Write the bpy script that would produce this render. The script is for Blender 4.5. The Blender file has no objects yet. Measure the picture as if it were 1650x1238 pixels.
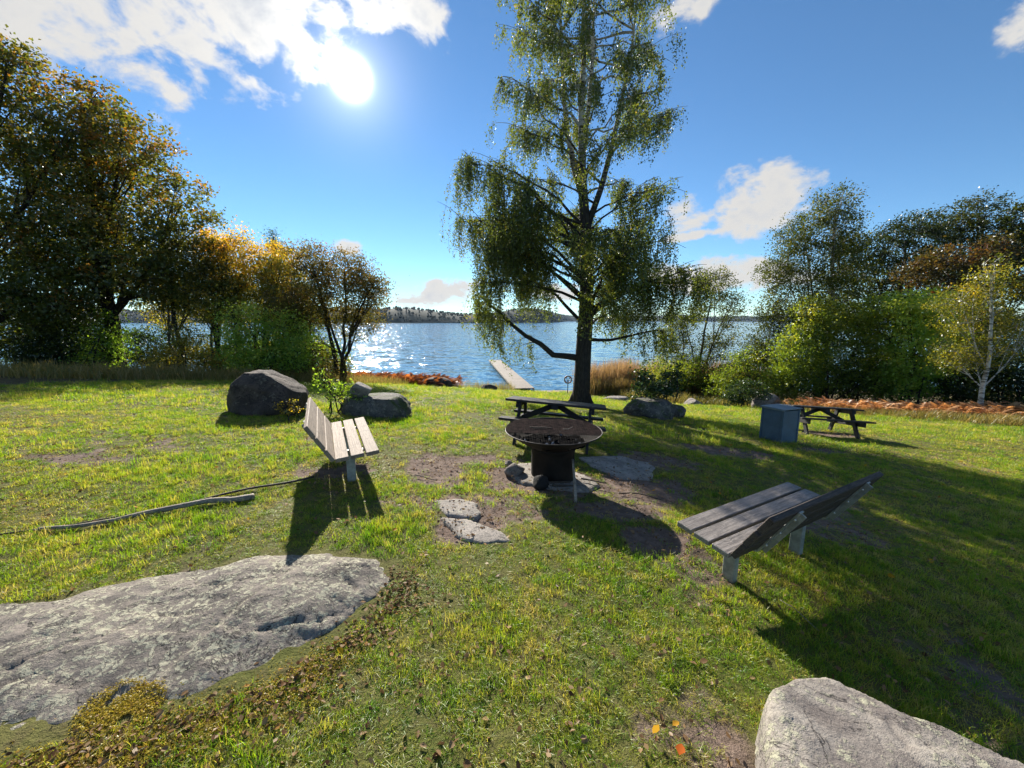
import bpy, bmesh, math, random, zlib
import numpy as np
from mathutils import Vector, Matrix, Euler

R = math.radians
random.seed(7)
rng = np.random.default_rng(11)
scene = bpy.context.scene
COL = scene.collection

# ------------------------------------------------------------------ camera
cam_d = bpy.data.cameras.new('camera')
cam = bpy.data.objects.new('camera', cam_d)
COL.objects.link(cam)
cam_d.sensor_width = 36.0
cam_d.lens = 13.527
cam_d.clip_start = 0.05
cam_d.clip_end = 9000
cam.location = (0, 0, 2.05)
cam.rotation_euler = (R(90 - 9.387), 0, 0)
scene.camera = cam

# ------------------------------------------------------------------ sky and sun
SUN_AZ, SUN_EL = R(-20.6), R(27.6)          # azimuth measured from +Y towards +X
SUN_DIR = Vector((math.sin(SUN_AZ) * math.cos(SUN_EL), math.cos(SUN_AZ) * math.cos(SUN_EL), math.sin(SUN_EL)))
sun_d = bpy.data.lights.new('sun', 'SUN')
sun_d.energy = 5.0
sun_d.angle = R(0.53)
sun_d.color = (1.0, 0.93, 0.82)
sun = bpy.data.objects.new('sun', sun_d)
COL.objects.link(sun)
sun.location = (-40, 100, 60)
sun.rotation_euler = SUN_DIR.to_track_quat('Z', 'Y').to_euler()

scene.view_settings.view_transform = 'Standard'
scene.view_settings.look = 'None'
scene.view_settings.gamma = 1.0
scene.view_settings.use_curve_mapping = False
scene.view_settings.exposure = 1.2
scene.cycles.use_denoising = True
scene.cycles.max_bounces = 5
scene.cycles.diffuse_bounces = 2
scene.cycles.glossy_bounces = 2
scene.cycles.transmission_bounces = 4
scene.cycles.transparent_max_bounces = 4
scene.cycles.volume_bounces = 0
scene.cycles.sample_clamp_indirect = 6.0
scene.cycles.sample_clamp_direct = 0.0
scene.cycles.use_adaptive_sampling = True
scene.cycles.adaptive_threshold = 0.015
scene.cycles.use_light_tree = False
scene.cycles.caustics_reflective = False
scene.cycles.caustics_refractive = False


class NT:
    """small helper for building node trees"""
    def __init__(self, tree):
        self.t = tree
        self.n = tree.nodes
        self.l = tree.links

    def add(self, typ, **kw):
        nd = self.n.new(typ)
        for k, v in kw.items():
            setattr(nd, k, v)
        return nd

    def set(self, sock, v):
        if isinstance(v, bpy.types.NodeSocket):
            self.l.new(v, sock)
        elif isinstance(v, (tuple, list, Vector)) and len(v) == 3 and sock.type == 'RGBA':
            sock.default_value = (v[0], v[1], v[2], 1)
        else:
            sock.default_value = v

    def math(self, op, a, b=None, c=None, clamp=False):
        nd = self.add('ShaderNodeMath', operation=op, use_clamp=clamp)
        for i, v in enumerate((a, b, c)):
            if v is not None:
                self.set(nd.inputs[i], v)
        return nd.outputs[0]

    def vec(self, op, a, b=None, scale=None):
        nd = self.add('ShaderNodeVectorMath', operation=op)
        self.set(nd.inputs[0], a)
        if b is not None:
            self.set(nd.inputs[1], b)
        if scale is not None:
            self.set(nd.inputs['Scale'], scale)
        return nd.outputs['Value'] if op in ('DOT_PRODUCT', 'LENGTH', 'DISTANCE') else nd.outputs['Vector']

    def noise(self, vec, scale, detail=4, rough=0.55, dist=0.0, out=0):
        nd = self.add('ShaderNodeTexNoise')
        if vec is not None:
            self.set(nd.inputs['Vector'], vec)
        nd.inputs['Scale'].default_value = scale
        nd.inputs['Detail'].default_value = detail
        nd.inputs['Roughness'].default_value = rough
        nd.inputs['Distortion'].default_value = dist
        return nd.outputs[out]

    def smooth(self, v, a, b, lo=0.0, hi=1.0):
        nd = self.add('ShaderNodeMapRange', interpolation_type='SMOOTHSTEP')
        self.set(nd.inputs['Value'], v)
        nd.inputs['From Min'].default_value = a
        nd.inputs['From Max'].default_value = b
        nd.inputs['To Min'].default_value = lo
        nd.inputs['To Max'].default_value = hi
        return nd.outputs[0]

    def mix(self, f, a, b, mode='MIX'):
        nd = self.add('ShaderNodeMix', data_type='RGBA', blend_type=mode)
        self.set(nd.inputs[0], f)
        self.set(nd.inputs[6], a)
        self.set(nd.inputs[7], b)
        return nd.outputs[2]

    def ramp(self, f, stops):
        nd = self.add('ShaderNodeValToRGB')
        cr = nd.color_ramp
        while len(cr.elements) < len(stops):
            cr.elements.new(0.5)
        for e, (p, c) in zip(cr.elements, stops):
            e.position = p
            e.color = (c[0], c[1], c[2], 1)
        self.set(nd.inputs[0], f)
        return nd.outputs[0]


def dir_of(az, el):
    az, el = R(az), R(el)
    return Vector((math.sin(az) * math.cos(el), math.cos(az) * math.cos(el), math.sin(el)))


world = bpy.data.worlds.new('World')
scene.world = world
world.cycles.sampling_method = 'MANUAL'
world.cycles.sample_map_resolution = 512
world.use_nodes = True
W = NT(world.node_tree)
W.n.clear()
w_out = W.add('ShaderNodeOutputWorld')
w_bg = W.add('ShaderNodeBackground')
w_bg.inputs['Strength'].default_value = 0.062
W.l.new(w_bg.outputs[0], w_out.inputs[0])
sky = W.add('ShaderNodeTexSky', sky_type='NISHITA')
sky.sun_disc = False
sky.sun_elevation = SUN_EL
sky.sun_rotation = SUN_AZ
sky.air_density = 0.85
sky.dust_density = 0.0
sky.ozone_density = 3.0
sky.altitude = 50
tc = W.add('ShaderNodeTexCoord')
wd = W.vec('NORMALIZE', tc.outputs['Generated'])
# cumulus banks: azimuth, elevation, half width, half height (degrees), turn, weight
CLOUDS = [(-52, 31.5, 20, 8.5, -8, 1.15), (-34, 34, 15, 8.5, 6, 1.15), (-19, 37.5, 9, 6.0, 0, 1.0), (-11.5, 34, 3.4, 4.6, 30, 0.8),
          (-37, 27.0, 9, 3.0, -15, 0.7), (-50, 25.5, 9, 2.6, 0, .6), (31.2, 14.0, 5.3, 4.0, 8, 1.12), (23.5, 13.2, 3.6, 2.6, 0, 0.8), (28, 5.4, 10, 2.6, 0, 1.0), (-11, 3.4, 7, 2.3, 6, 1.1),
          (-22.3, 9.4, 2.4, 1.3, 0, 0.8), (49.5, 23, 2.4, 2.2, 0, 0.7), (21, 33, 4.2, 3.6, 0, 0.7), (24, 10.8, 6, 0.8, 6, 0.6), (5, 4, 6, 1.6, 0, 0.7),
          (80, 18, 9, 5, 0, 1.0), (118, 12, 12, 4, 0, 1.0), (150, 30, 14, 8, 10, 1.0), (-160, 16, 11, 5, 0, 1.0), (-120, 28, 13, 8, 0, 1.0), (-85, 14, 12, 5, 0, 1.0),
          (-100, 52, 15, 10, 20, 1.0), (60, 55, 12, 9, -20, 0.9), (175, 55, 16, 9, 0, 1.0)]
field = None
for az, el, hw, hh, rot, wt in CLOUDS:
    c = dir_of(az, el)
    r = dir_of(az + 90, 0)
    u = r.cross(c)
    u = -u if u.z < 0 else u
    cr_, sr_ = math.cos(R(rot)), math.sin(R(rot))
    r2 = r * cr_ + u * sr_
    u2 = u * cr_ - r * sr_
    a = W.vec('DOT_PRODUCT', wd, tuple(r2 / math.sin(R(hw))))
    b = W.vec('DOT_PRODUCT', wd, tuple(u2 / math.sin(R(hh))))
    # a flat-bottomed blob on the side of the sky its centre lies on
    q = W.math('ADD', W.math('MULTIPLY', a, a), W.math('MULTIPLY', b, b))
    m = W.math('SUBTRACT', wt, q)
    front = W.math('GREATER_THAN', W.vec('DOT_PRODUCT', wd, tuple(c)), 0.3)
    m = W.math('SUBTRACT', m, W.math('MULTIPLY', W.math('SUBTRACT', 1.0, front), 50.0))
    m = W.math('MAXIMUM', m, -3.0)
    field = m if field is None else W.math('MAXIMUM', field, m)
sep = W.add('ShaderNodeSeparateXYZ')
W.l.new(wd, sep.inputs[0])
zz = W.math('ADD', W.math('MAXIMUM', sep.outputs[2], 0.0), 0.55)
pl = W.add('ShaderNodeCombineXYZ')
W.l.new(W.math('DIVIDE', sep.outputs[0], zz), pl.inputs[0])
W.l.new(W.math('DIVIDE', sep.outputs[1], zz), pl.inputs[1])
W.l.new(W.math('MULTIPLY', sep.outputs[2], 2.0), pl.inputs[2])
cv = W.vec('MULTIPLY', wd, (1.0, 1.0, 1.5))
n1 = W.noise(cv, 11.0, 9, 0.6, 0.2)
n2 = W.noise(cv, 4.5, 4, 0.55, 0.2)
dens = W.math('ADD', field, W.math('MULTIPLY', W.math('SUBTRACT', n1, 0.5), 3.8))
dens = W.math('ADD', dens, W.math('MULTIPLY', W.math('SUBTRACT', n2, 0.5), 1.6))
alpha = W.smooth(dens, 0.0, 0.7)
thick = W.smooth(W.math('ADD', dens, W.math('MULTIPLY', W.math('SUBTRACT', W.noise(cv, 26, 6, .6), .5), 1.5)), 0.6, 2.1)
theta = W.math('ARCCOSINE', W.math('MINIMUM', W.vec('DOT_PRODUCT', wd, tuple(SUN_DIR)), 0.999999))
deg = W.math('MULTIPLY', theta, 57.2958)
near_sun = W.math('EXPONENT', W.math('MULTIPLY', deg, -1 / 7.0))
lit = W.math('ADD', 5.3, W.math('MULTIPLY', near_sun, 6.0))
gr = W.math('ADD', 4.6, W.math('MULTIPLY', near_sun, 1.2))
bright = W.add('ShaderNodeMix', data_type='FLOAT')
W.set(bright.inputs[0], thick)
W.set(bright.inputs[2], lit)
W.set(bright.inputs[3], gr)
c_tint = W.mix(thick, (1.0, 0.985, 0.96), (0.90, 0.96, 1.06))
cloud_col = W.vec('SCALE', c_tint, scale=bright.outputs[0])
sky_sat = W.add('ShaderNodeHueSaturation')
sky_sat.inputs['Saturation'].default_value = 1.02
sky_sat.inputs['Value'].default_value = 1.0
W.l.new(sky.outputs[0], sky_sat.inputs['Color'])
sky_t = W.mix(1.0, sky_sat.outputs[0], (.80, 1.02, 1.10), 'MULTIPLY')
sky_c = W.mix(alpha, sky_t, cloud_col)
# the solar aureole: forward scattering close to the disc
core = W.math('EXPONENT', W.math('MULTIPLY', W.math('POWER', W.math('DIVIDE', deg, 1.15), 2.0), -1.0))
halo = W.math('EXPONENT', W.math('MULTIPLY', deg, -1 / 2.6))
glow = W.math('ADD', W.math('MULTIPLY', core, 150.0), W.math('MULTIPLY', halo, 8.5))
sun_c = W.vec('SCALE', (1.0, 0.97, 0.9), scale=glow)
W.l.new(W.vec('ADD', sky_c, sun_c), w_bg.inputs['Color'])

# ------------------------------------------------------------------ noise and terrain (metres)


def _hash(ix, iy, iz, seed):
    h = (ix.astype(np.int64) * 374761393 + iy.astype(np.int64) * 668265263 + iz.astype(np.int64) * 2147483647 + seed * 974634551) & 0xFFFFFFFF
    h = ((h ^ (h >> 13)) * 1274126177) & 0xFFFFFFFF
    h = ((h ^ (h >> 16)) * 2246822519) & 0xFFFFFFFF
    return ((h ^ (h >> 15)) & 0xFFFFFF) / float(0xFFFFFF)


def vnoise(p, seed=0):
    p = np.asarray(p, float)
    i = np.floor(p)
    f = p - i
    f = f * f * (3 - 2 * f)
    i = i.astype(np.int64)
    out = 0
    for dx in (0, 1):
        for dy in (0, 1):
            for dz in (0, 1):
                w = (f[..., 0] if dx else 1 - f[..., 0]) * (f[..., 1] if dy else 1 - f[..., 1]) * (f[..., 2] if dz else 1 - f[..., 2])
                out = out + w * _hash(i[..., 0] + dx, i[..., 1] + dy, i[..., 2] + dz, seed)
    return out * 2 - 1


def fbm(p, octv=4, seed=0, gain=0.5):
    p = np.asarray(p, float)
    a, s, tot = 1.0, 0, 0
    for k in range(octv):
        s = s + a * vnoise(p * (2.03 ** k) + 17.3 * k, seed + k)
        tot += a
        a *= gain
    return s / tot


def xy0(x, y):
    x, y = np.broadcast_arrays(np.asarray(x, float), np.asarray(y, float))
    return np.stack([x, y, np.zeros_like(x)], -1)


_ky = [-200, -60, -5, 0, 3, 4.5, 6, 8, 11, 13, 20, 30, 34, 37, 39, 41, 48, 70, 200]
_kz = [6, 3, .3, .04, 0, -.03, -.10, -.22, -.46, -.70, -1.75, -3.55, -4.33, -4.82, -5.03, -5.3, -6.4, -8, -9]
_ty = np.arange(-200, 200, .25)
_tz = np.interp(_ty, _ky, _kz)
_k = np.exp(-np.linspace(-2, 2, 13) ** 2)
_k /= _k.sum()
_tz = np.convolve(np.pad(_tz, 6, 'edge'), _k, 'valid')
LAKE_Z = -5.0


def smoothstep(a, b, v):
    t = np.clip((v - a) / (b - a), 0, 1)
    return t * t * (3 - 2 * t)


def terr(x, y):
    x = np.asarray(x, float)
    y = np.asarray(y, float)
    t = -np.where(x > .5, 1.1 * np.tanh((x - .5) / 11), 1.32 * np.tanh((x - .5) / 22))
    z = np.interp(y, _ty, _tz) + t * (1 - smoothstep(24, 38, y))
    z = z + .035 * fbm(xy0(x / 1.7, y / 1.7), 3, 5) * smoothstep(0, 3, np.abs(y) + 1.0)
    return z


def tz(x, y):
    return float(terr(x, y))


def tnormal(x, y, e=.5):
    return Vector((-(tz(x + e, y) - tz(x - e, y)) / (2 * e), -(tz(x, y + e) - tz(x, y - e)) / (2 * e), 1)).normalized()


def ell(x, y, cx, cy, rx, ry, rot=0.0):
    c, s = math.cos(rot), math.sin(rot)
    u = ((x - cx) * c + (y - cy) * s) / rx
    v = (-(x - cx) * s + (y - cy) * c) / ry
    return 1 - np.sqrt(u * u + v * v)


DIRT = [(-1.0, 5.1, .55, .85, .3), (.40, 4.95, 1.20, .60, 0), (1.75, 4.9, .95, .75, .2), (1.3, 4.1, .8, .35, .1), (1.5, 3.55, .5, .38, .5), (-.35, 5.6, .8, .3, 0),
        (2.5, 6.3, .9, .5, .1), (-.4, 3.55, .35, .5, -.5), (6.9, 8.2, .8, .35, 0), (4.2, 7.5, 1.2, .5, -.2), (8.9, 10.6, 1.1, .5, 0)]


def dirt(x, y):
    m = np.full(np.broadcast(x, y).shape, -9.0)
    for a in DIRT:
        m = np.maximum(m, ell(x, y, *a))
    m = m + .42 * fbm(xy0(x * 1.6, y * 1.6), 3, 31) + .25 * fbm(xy0(x * 7, y * 7), 3, 33)
    d = smoothstep(-.18, .62, m)
    # thin, worn spots scattered through the lawn
    s = fbm(xy0(x * 1.25, y * 1.25), 4, 77) - .06 * np.clip(y - 6, 0, 6)
    near = smoothstep(5.5, 3.5, y)
    return np.maximum(d, (.72 - .1 * near) * smoothstep(.30 - .22 * near, .62 - .12 * near, s))


def sand(x, y):
    s = ell(x, y, 1.2, 38.3, 7.5, 2.4) + .35 * fbm(xy0(x * .6, y * .9), 3, 9)
    return smoothstep(0.05, .3, s)


def lawn_edge(x, y):
    """>0 outside the mown lawn"""
    left = -(x + np.interp(y, [0, 9.6, 12.5, 16.6, 20, 24, 30, 37], [14.5, 13.0, 12.6, 11.3, 9.6, 7.2, 5.0, 4.0]))
    right = x - np.interp(y, [0, 11, 14.5, 18, 22.3, 27, 31, 37], [21.0, 20.2, 19.3, 18.2, 16.6, 12.5, 9.5, 8.0])
    return np.maximum(left, right) + .5 * fbm(xy0(x * .7, y * .7), 2, 3)


# ------------------------------------------------------------------ mesh helpers


def mesh_np(name, verts, quads=None, tris=None, mat=None, parent=None, smooth=False, attrs=None, kind=None):
    me = bpy.data.meshes.new(name)
    verts = np.asarray(verts, np.float32)
    me.vertices.add(len(verts))
    me.vertices.foreach_set('co', verts.ravel())
    nq = 0 if quads is None else len(quads)
    nt_ = 0 if tris is None else len(tris)
    idx, starts = [], []
    if nq:
        idx.append(np.asarray(quads, np.int32).ravel())
        starts.append(np.arange(nq, dtype=np.int32) * 4)
    if nt_:
        idx.append(np.asarray(tris, np.int32).ravel())
        starts.append(np.arange(nt_, dtype=np.int32) * 3 + nq * 4)
    idx = np.concatenate(idx)
    starts = np.concatenate(starts)
    me.loops.add(len(idx))
    me.loops.foreach_set('vertex_index', idx)
    me.polygons.add(len(starts))
    me.polygons.foreach_set('loop_start', starts)
    if smooth:
        me.polygons.foreach_set('use_smooth', np.ones(len(starts), bool))
    for k, v in (attrs or {}).items():
        v = np.asarray(v, np.float32)
        at = me.attributes.new(k, 'FLOAT' if v.ndim == 1 else 'FLOAT_VECTOR', 'POINT')
        at.data.foreach_set('value' if v.ndim == 1 else 'vector', v.ravel())
    me.update(calc_edges=True)
    if mat:
        me.materials.append(mat)
    o = bpy.data.objects.new(name, me)
    COL.objects.link(o)
    if parent:
        o.parent = parent
    if kind:
        o['kind'] = kind
    return o


def bm_obj(name, bm, mat, parent=None, smooth=False):
    me = bpy.data.meshes.new(name)
    bm.normal_update()
    bm.to_mesh(me)
    bm.free()
    if smooth:
        me.polygons.foreach_set('use_smooth', np.ones(len(me.polygons), bool))
    me.materials.append(mat)
    o = bpy.data.objects.new(name, me)
    COL.objects.link(o)
    if parent:
        o.parent = parent
    return o


def add_box(bm, size, loc=(0, 0, 0), rot=(0, 0, 0), bev=0.004):
    b2 = bmesh.new()
    bmesh.ops.create_cube(b2, size=1.0)
    bmesh.ops.scale(b2, vec=size, verts=b2.verts)
    if bev:
        bmesh.ops.bevel(b2, geom=b2.edges[:], offset=bev, segments=1, affect='EDGES', profile=.5)
    M = Matrix.Translation(loc) @ Euler(rot).to_matrix().to_4x4()
    bmesh.ops.transform(b2, matrix=M, verts=b2.verts)
    tmp = bpy.data.meshes.new('tmp')
    b2.to_mesh(tmp)
    b2.free()
    bm.from_mesh(tmp)
    bpy.data.meshes.remove(tmp)


def box_obj(name, size, loc, rot, mat, parent, bev=0.005):
    bm = bmesh.new()
    add_box(bm, size, bev=bev)
    o = bm_obj(name, bm, mat, parent)
    o.location = loc
    o.rotation_euler = rot
    return o


def thing(name, label, cat, loc=(0, 0, 0), rotz=0.0, group=None):
    o = bpy.data.objects.new(name, None)
    o.empty_display_size = .2
    COL.objects.link(o)
    o.location = loc
    o.rotation_euler = (0, 0, rotz)
    return tag(o, label, cat, group)


def tag(o, label, cat, group=None, kind=None):
    o['label'] = label
    o['category'] = cat
    if group:
        o['group'] = group
    if kind:
        o['kind'] = kind
    return o


def struct(o, label=None):
    o['kind'] = 'structure'
    if label:
        o['label'] = label
    return o


def tubes(P, Rr, sides=5):
    """P (M,K,3) polylines, Rr (M,K) radii -> verts, quads"""
    P = np.asarray(P, float)
    Rr = np.asarray(Rr, float)
    M, K, _ = P.shape
    T = np.gradient(P, axis=1)
    T /= np.linalg.norm(T, axis=2, keepdims=True) + 1e-9
    ref = np.where(np.abs(T[:, :1, 2:3]) > .8, np.array([[[1., .2, 0]]]), np.array([[[.1, .2, 1.]]]))
    ref = np.broadcast_to(ref, T.shape)
    U = np.cross(T, ref)
    U /= np.linalg.norm(U, axis=2, keepdims=True) + 1e-9
    V = np.cross(T, U)
    a = np.arange(sides) / sides * 2 * np.pi
    ring = U[:, :, None, :] * np.cos(a)[None, None, :, None] + V[:, :, None, :] * np.sin(a)[None, None, :, None]
    verts = (P[:, :, None, :] + ring * Rr[:, :, None, None]).reshape(-1, 3)
    m, k, s = np.meshgrid(np.arange(M), np.arange(K - 1), np.arange(sides), indexing='ij')
    b = (m * K + k) * sides
    s2 = (s + 1) % sides
    quads = np.stack([b + s, b + s2, b + sides + s2, b + sides + s], -1).reshape(-1, 4)
    return verts, quads


class Acc:
    def __init__(self):
        self.v, self.q, self.t, self.n = [], [], [], 0
        self.at = []

    def add(self, v, q=None, t=None, at=None):
        if q is not None and len(q):
            self.q.append(np.asarray(q) + self.n)
        if t is not None and len(t):
            self.t.append(np.asarray(t) + self.n)
        self.v.append(np.asarray(v, float))
        if at is not None:
            self.at.append(np.asarray(at, float))
        self.n += len(v)

    def obj(self, name, mat, parent=None, smooth=False, attr=None, kind=None):
        return mesh_np(name, np.concatenate(self.v), np.concatenate(self.q) if self.q else None, np.concatenate(self.t) if self.t else None, mat, parent, smooth,
                       {attr: np.concatenate(self.at)} if attr and self.at else None, kind)


def bez(A, C, B, K=6):
    t = np.linspace(0, 1, K)[None, :, None]
    A, C, B = (np.asarray(q, float)[:, None, :] for q in (A, C, B))
    return (1 - t) ** 2 * A + 2 * t * (1 - t) * C + t * t * B


def unit(v):
    return v / (np.linalg.norm(v, axis=-1, keepdims=True) + 1e-9)


def leaf_cards(C, L, Wd, up=.5, droop=0.0, dirs=None):
    """diamond leaves, slightly folded; returns verts, quads"""
    n = len(C)
    a = unit(rng.normal(size=(n, 3)) * [1, 1, .7] + [0, 0, -droop]) if dirs is None else dirs
    nn = unit(rng.normal(size=(n, 3)) + [0, 0, up])
    b = unit(np.cross(nn, a))
    nn = np.cross(a, b)
    L = np.broadcast_to(L, (n,))[:, None]
    Wd = np.broadcast_to(Wd, (n,))[:, None]
    fold = nn * Wd * .18
    v = np.stack([C - a * L * .5, C + b * Wd * .5 + fold - a * L * .06, C + a * L * .5, C - b * Wd * .5 + fold - a * L * .06], 1).reshape(-1, 3)
    q = np.arange(n * 4).reshape(-1, 4)
    return v, q


# ------------------------------------------------------------------ materials


def new_mat(name):
    m = bpy.data.materials.new(name)
    m.use_nodes = True
    t = NT(m.node_tree)
    t.n.clear()
    out = t.add('ShaderNodeOutputMaterial')
    return m, t, out


def pbr(t, out, col, rough=.8, metal=0.0, bump=None, bstr=.3, bdist=.02, spec=.35):
    p = t.add('ShaderNodeBsdfPrincipled')
    t.set(p.inputs['Base Color'], col)
    t.set(p.inputs['Roughness'], rough)
    t.set(p.inputs['Metallic'], metal)
    p.inputs['Specular IOR Level'].default_value = spec
    if bump is not None:
        b = t.add('ShaderNodeBump')
        b.inputs['Strength'].default_value = bstr
        b.inputs['Distance'].default_value = bdist
        t.set(b.inputs['Height'], bump)
        t.l.new(b.outputs[0], p.inputs['Normal'])
    t.l.new(p.outputs[0], out.inputs[0])
    return p


def attr(t, name):
    nd = t.add('ShaderNodeAttribute', attribute_name=name)
    return nd.outputs['Fac']


def leaf_mat(name, stops, trans=.55, gloss=.03, tboost=(1.5, 1.35, .5), gain=1.0):
    m, t, out = new_mat(name)
    v = attr(t, 'tint')
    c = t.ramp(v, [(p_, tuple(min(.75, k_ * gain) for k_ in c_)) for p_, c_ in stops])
    dif = t.add('ShaderNodeBsdfDiffuse')
    t.l.new(c, dif.inputs[0])
    tr = t.add('ShaderNodeBsdfTranslucent')
    t.l.new(t.mix(1.0, c, tboost, 'MULTIPLY'), tr.inputs[0])
    mx = t.add('ShaderNodeMixShader')
    mx.inputs[0].default_value = trans
    t.l.new(dif.outputs[0], mx.inputs[1])
    t.l.new(tr.outputs[0], mx.inputs[2])
    gl = t.add('ShaderNodeBsdfGlossy')
    gl.inputs['Roughness'].default_value = .38
    gl.inputs['Color'].default_value = (.9, .95, 1, 1)
    m2 = t.add('ShaderNodeMixShader')
    m2.inputs[0].default_value = gloss
    t.l.new(mx.outputs[0], m2.inputs[1])
    t.l.new(gl.outputs[0], m2.inputs[2])
    t.l.new(m2.outputs[0], out.inputs[0])
    return m


def mk_bark(name, dark, light, white=None):
    m, t, out = new_mat(name)
    tcd = t.add('ShaderNodeTexCoord')
    mp = t.add('ShaderNodeMapping')
    mp.inputs['Scale'].default_value = (9, 9, 2.2)
    t.l.new(tcd.outputs['Object'], mp.inputs[0])
    n = t.noise(mp.outputs[0], 2.5, 6, .65, .4)
    c = t.ramp(n, [(.3, dark), (.7, light)])
    if white:
        mp2 = t.add('ShaderNodeMapping')
        mp2.inputs['Scale'].default_value = (2, 2, 9)
        t.l.new(tcd.outputs['Object'], mp2.inputs[0])
        n2 = t.noise(mp2.outputs[0], 1.6, 5, .6, .2)
        sepz = t.add('ShaderNodeSeparateXYZ')
        t.l.new(tcd.outputs['Object'], sepz.inputs[0])
        h = t.smooth(sepz.outputs[2], white[0], white[1])
        f = t.math('MULTIPLY', h, t.smooth(n2, .40, .52))
        c = t.mix(f, c, (.52, .50, .46))
    pbr(t, out, c, .9, 0, n, .7, .03, .2)
    return m


def mk_rock(name, base, dark, lichen=(.42, .42, .34), lich=.5, moss=0.0, scale=1.0, moss_col=(.05, .07, .012)):
    m, t, out = new_mat(name)
    g = t.add('ShaderNodeNewGeometry')
    pos = g.outputs['Position']
    n1 = t.noise(pos, 2.2 * scale, 7, .62, .3)
    n2 = t.noise(pos, 26 * scale, 6, .7)
    n3 = t.noise(pos, 120 * scale, 3, .7)
    c = t.mix(t.smooth(n1, .35, .65), dark, base)
    c = t.mix(t.math('MULTIPLY', t.smooth(n2, .48, .66), .65), c, dark)
    c = t.mix(t.math('MULTIPLY', t.smooth(n3, .55, .75), .5), c, tuple(min(1, k * 1.7) for k in base))
    # crusty lichen rings
    vo = t.add('ShaderNodeTexVoronoi', feature='SMOOTH_F1')
    vo.inputs['Scale'].default_value = 22 * scale
    wob = t.vec('ADD', pos, t.vec('SCALE', t.noise(pos, 14 * scale, 4, .6, 0, 1), scale=.09))
    t.l.new(wob, vo.inputs['Vector'])
    ln = t.noise(pos, 5.0 * scale, 5, .65, .5)
    lm = t.math('MULTIPLY', t.smooth(vo.outputs['Distance'], .46, .38), t.smooth(t.math('ADD', ln, t.math('MULTIPLY', n2, .35)), .78 - .25 * lich, .90 - .25 * lich))
    ln2 = t.smooth(t.noise(pos, 48 * scale, 6, .72, .3), .53, .575)
    lm2 = t.math('MULTIPLY', ln2, t.smooth(ln, .62 - .2 * lich, .75 - .2 * lich))
    lm = t.math('MAXIMUM', lm, t.math('MULTIPLY', lm2, .8))
    c = t.mix(t.math('MULTIPLY', lm, .85), c, lichen)
    if moss:
        sn = t.add('ShaderNodeSeparateXYZ')
        t.l.new(g.outputs['Normal'], sn.inputs[0])
        mo = t.math('MULTIPLY', t.smooth(sn.outputs[2], .1, .8), t.smooth(t.noise(pos, 3.5, 5, .6), .62 - .3 * moss, .75 - .3 * moss))
        c = t.mix(mo, c, moss_col)
    h = t.math('ADD', t.math('MULTIPLY', n1, .6), t.math('ADD', t.math('MULTIPLY', n2, .4), t.math('ADD', t.math('MULTIPLY', lm, .12), t.math('MULTIPLY', n3, .12))))
    c = t.mix(t.smooth(t.math('ABSOLUTE', t.math('SUBTRACT', t.noise(pos, 3.1, 6, .62, .6), .5)), .012, .0), c, tuple(k * .35 for k in dark))
    pbr(t, out, c, .88, 0, h, 1.0, .04 / scale ** .5, .3)
    return m


def mk_wood(name, c1, c2, grain=1.0, rough=.75, spec=.3, wear=None):
    m, t, out = new_mat(name)
    tcd = t.add('ShaderNodeTexCoord')
    oi = t.add('ShaderNodeObjectInfo')
    off = t.vec('SCALE', (31.0, 17.0, 9.0), scale=oi.outputs['Random'])
    v = t.vec('ADD', tcd.outputs['Object'], off)
    mp = t.add('ShaderNodeMapping')
    mp.inputs['Scale'].default_value = (1.2, 34, 34)
    t.l.new(v, mp.inputs[0])
    n = t.noise(mp.outputs[0], 2.0 * grain, 6, .65, .6)
    n2 = t.noise(v, 7, 5, .6, .4)
    mp3 = t.add('ShaderNodeMapping')
    mp3.inputs['Scale'].default_value = (6, 60, 60)
    t.l.new(v, mp3.inputs[0])
    n3 = t.noise(mp3.outputs[0], 3.0, 3, .7)
    c = t.mix(t.smooth(n, .3, .7), c1, c2)
    c = t.mix(t.math('MULTIPLY', t.smooth(n2, .5, .72), .6), c, tuple(k * .45 for k in c1))
    if wear:
        c = t.mix(t.math('MULTIPLY', t.smooth(n3, .5, .68), .7), c, wear)
    c = t.mix(t.math('MULTIPLY', oi.outputs['Random'], .25), c, tuple(k * .6 for k in c1))
    pbr(t, out, c, rough, 0, t.math('ADD', n, t.math('MULTIPLY', n3, .5)), .5, .006, spec)
    return m


def simple(name, col, rough=.6, metal=0.0, var=.3, scale=8, spec=.4, bstr=.15):
    m, t, out = new_mat(name)
    tcd = t.add('ShaderNodeTexCoord')
    n = t.noise(tcd.outputs['Object'], scale, 6, .65, .3)
    c = t.mix(t.smooth(n, .3, .7), tuple(k * (1 - var) for k in col), tuple(min(1, k * (1 + var)) for k in col))
    pbr(t, out, c, t.math('ADD', rough - .1, t.math('MULTIPLY', n, .2)), metal, n, bstr, .004, spec)
    return m


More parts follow.
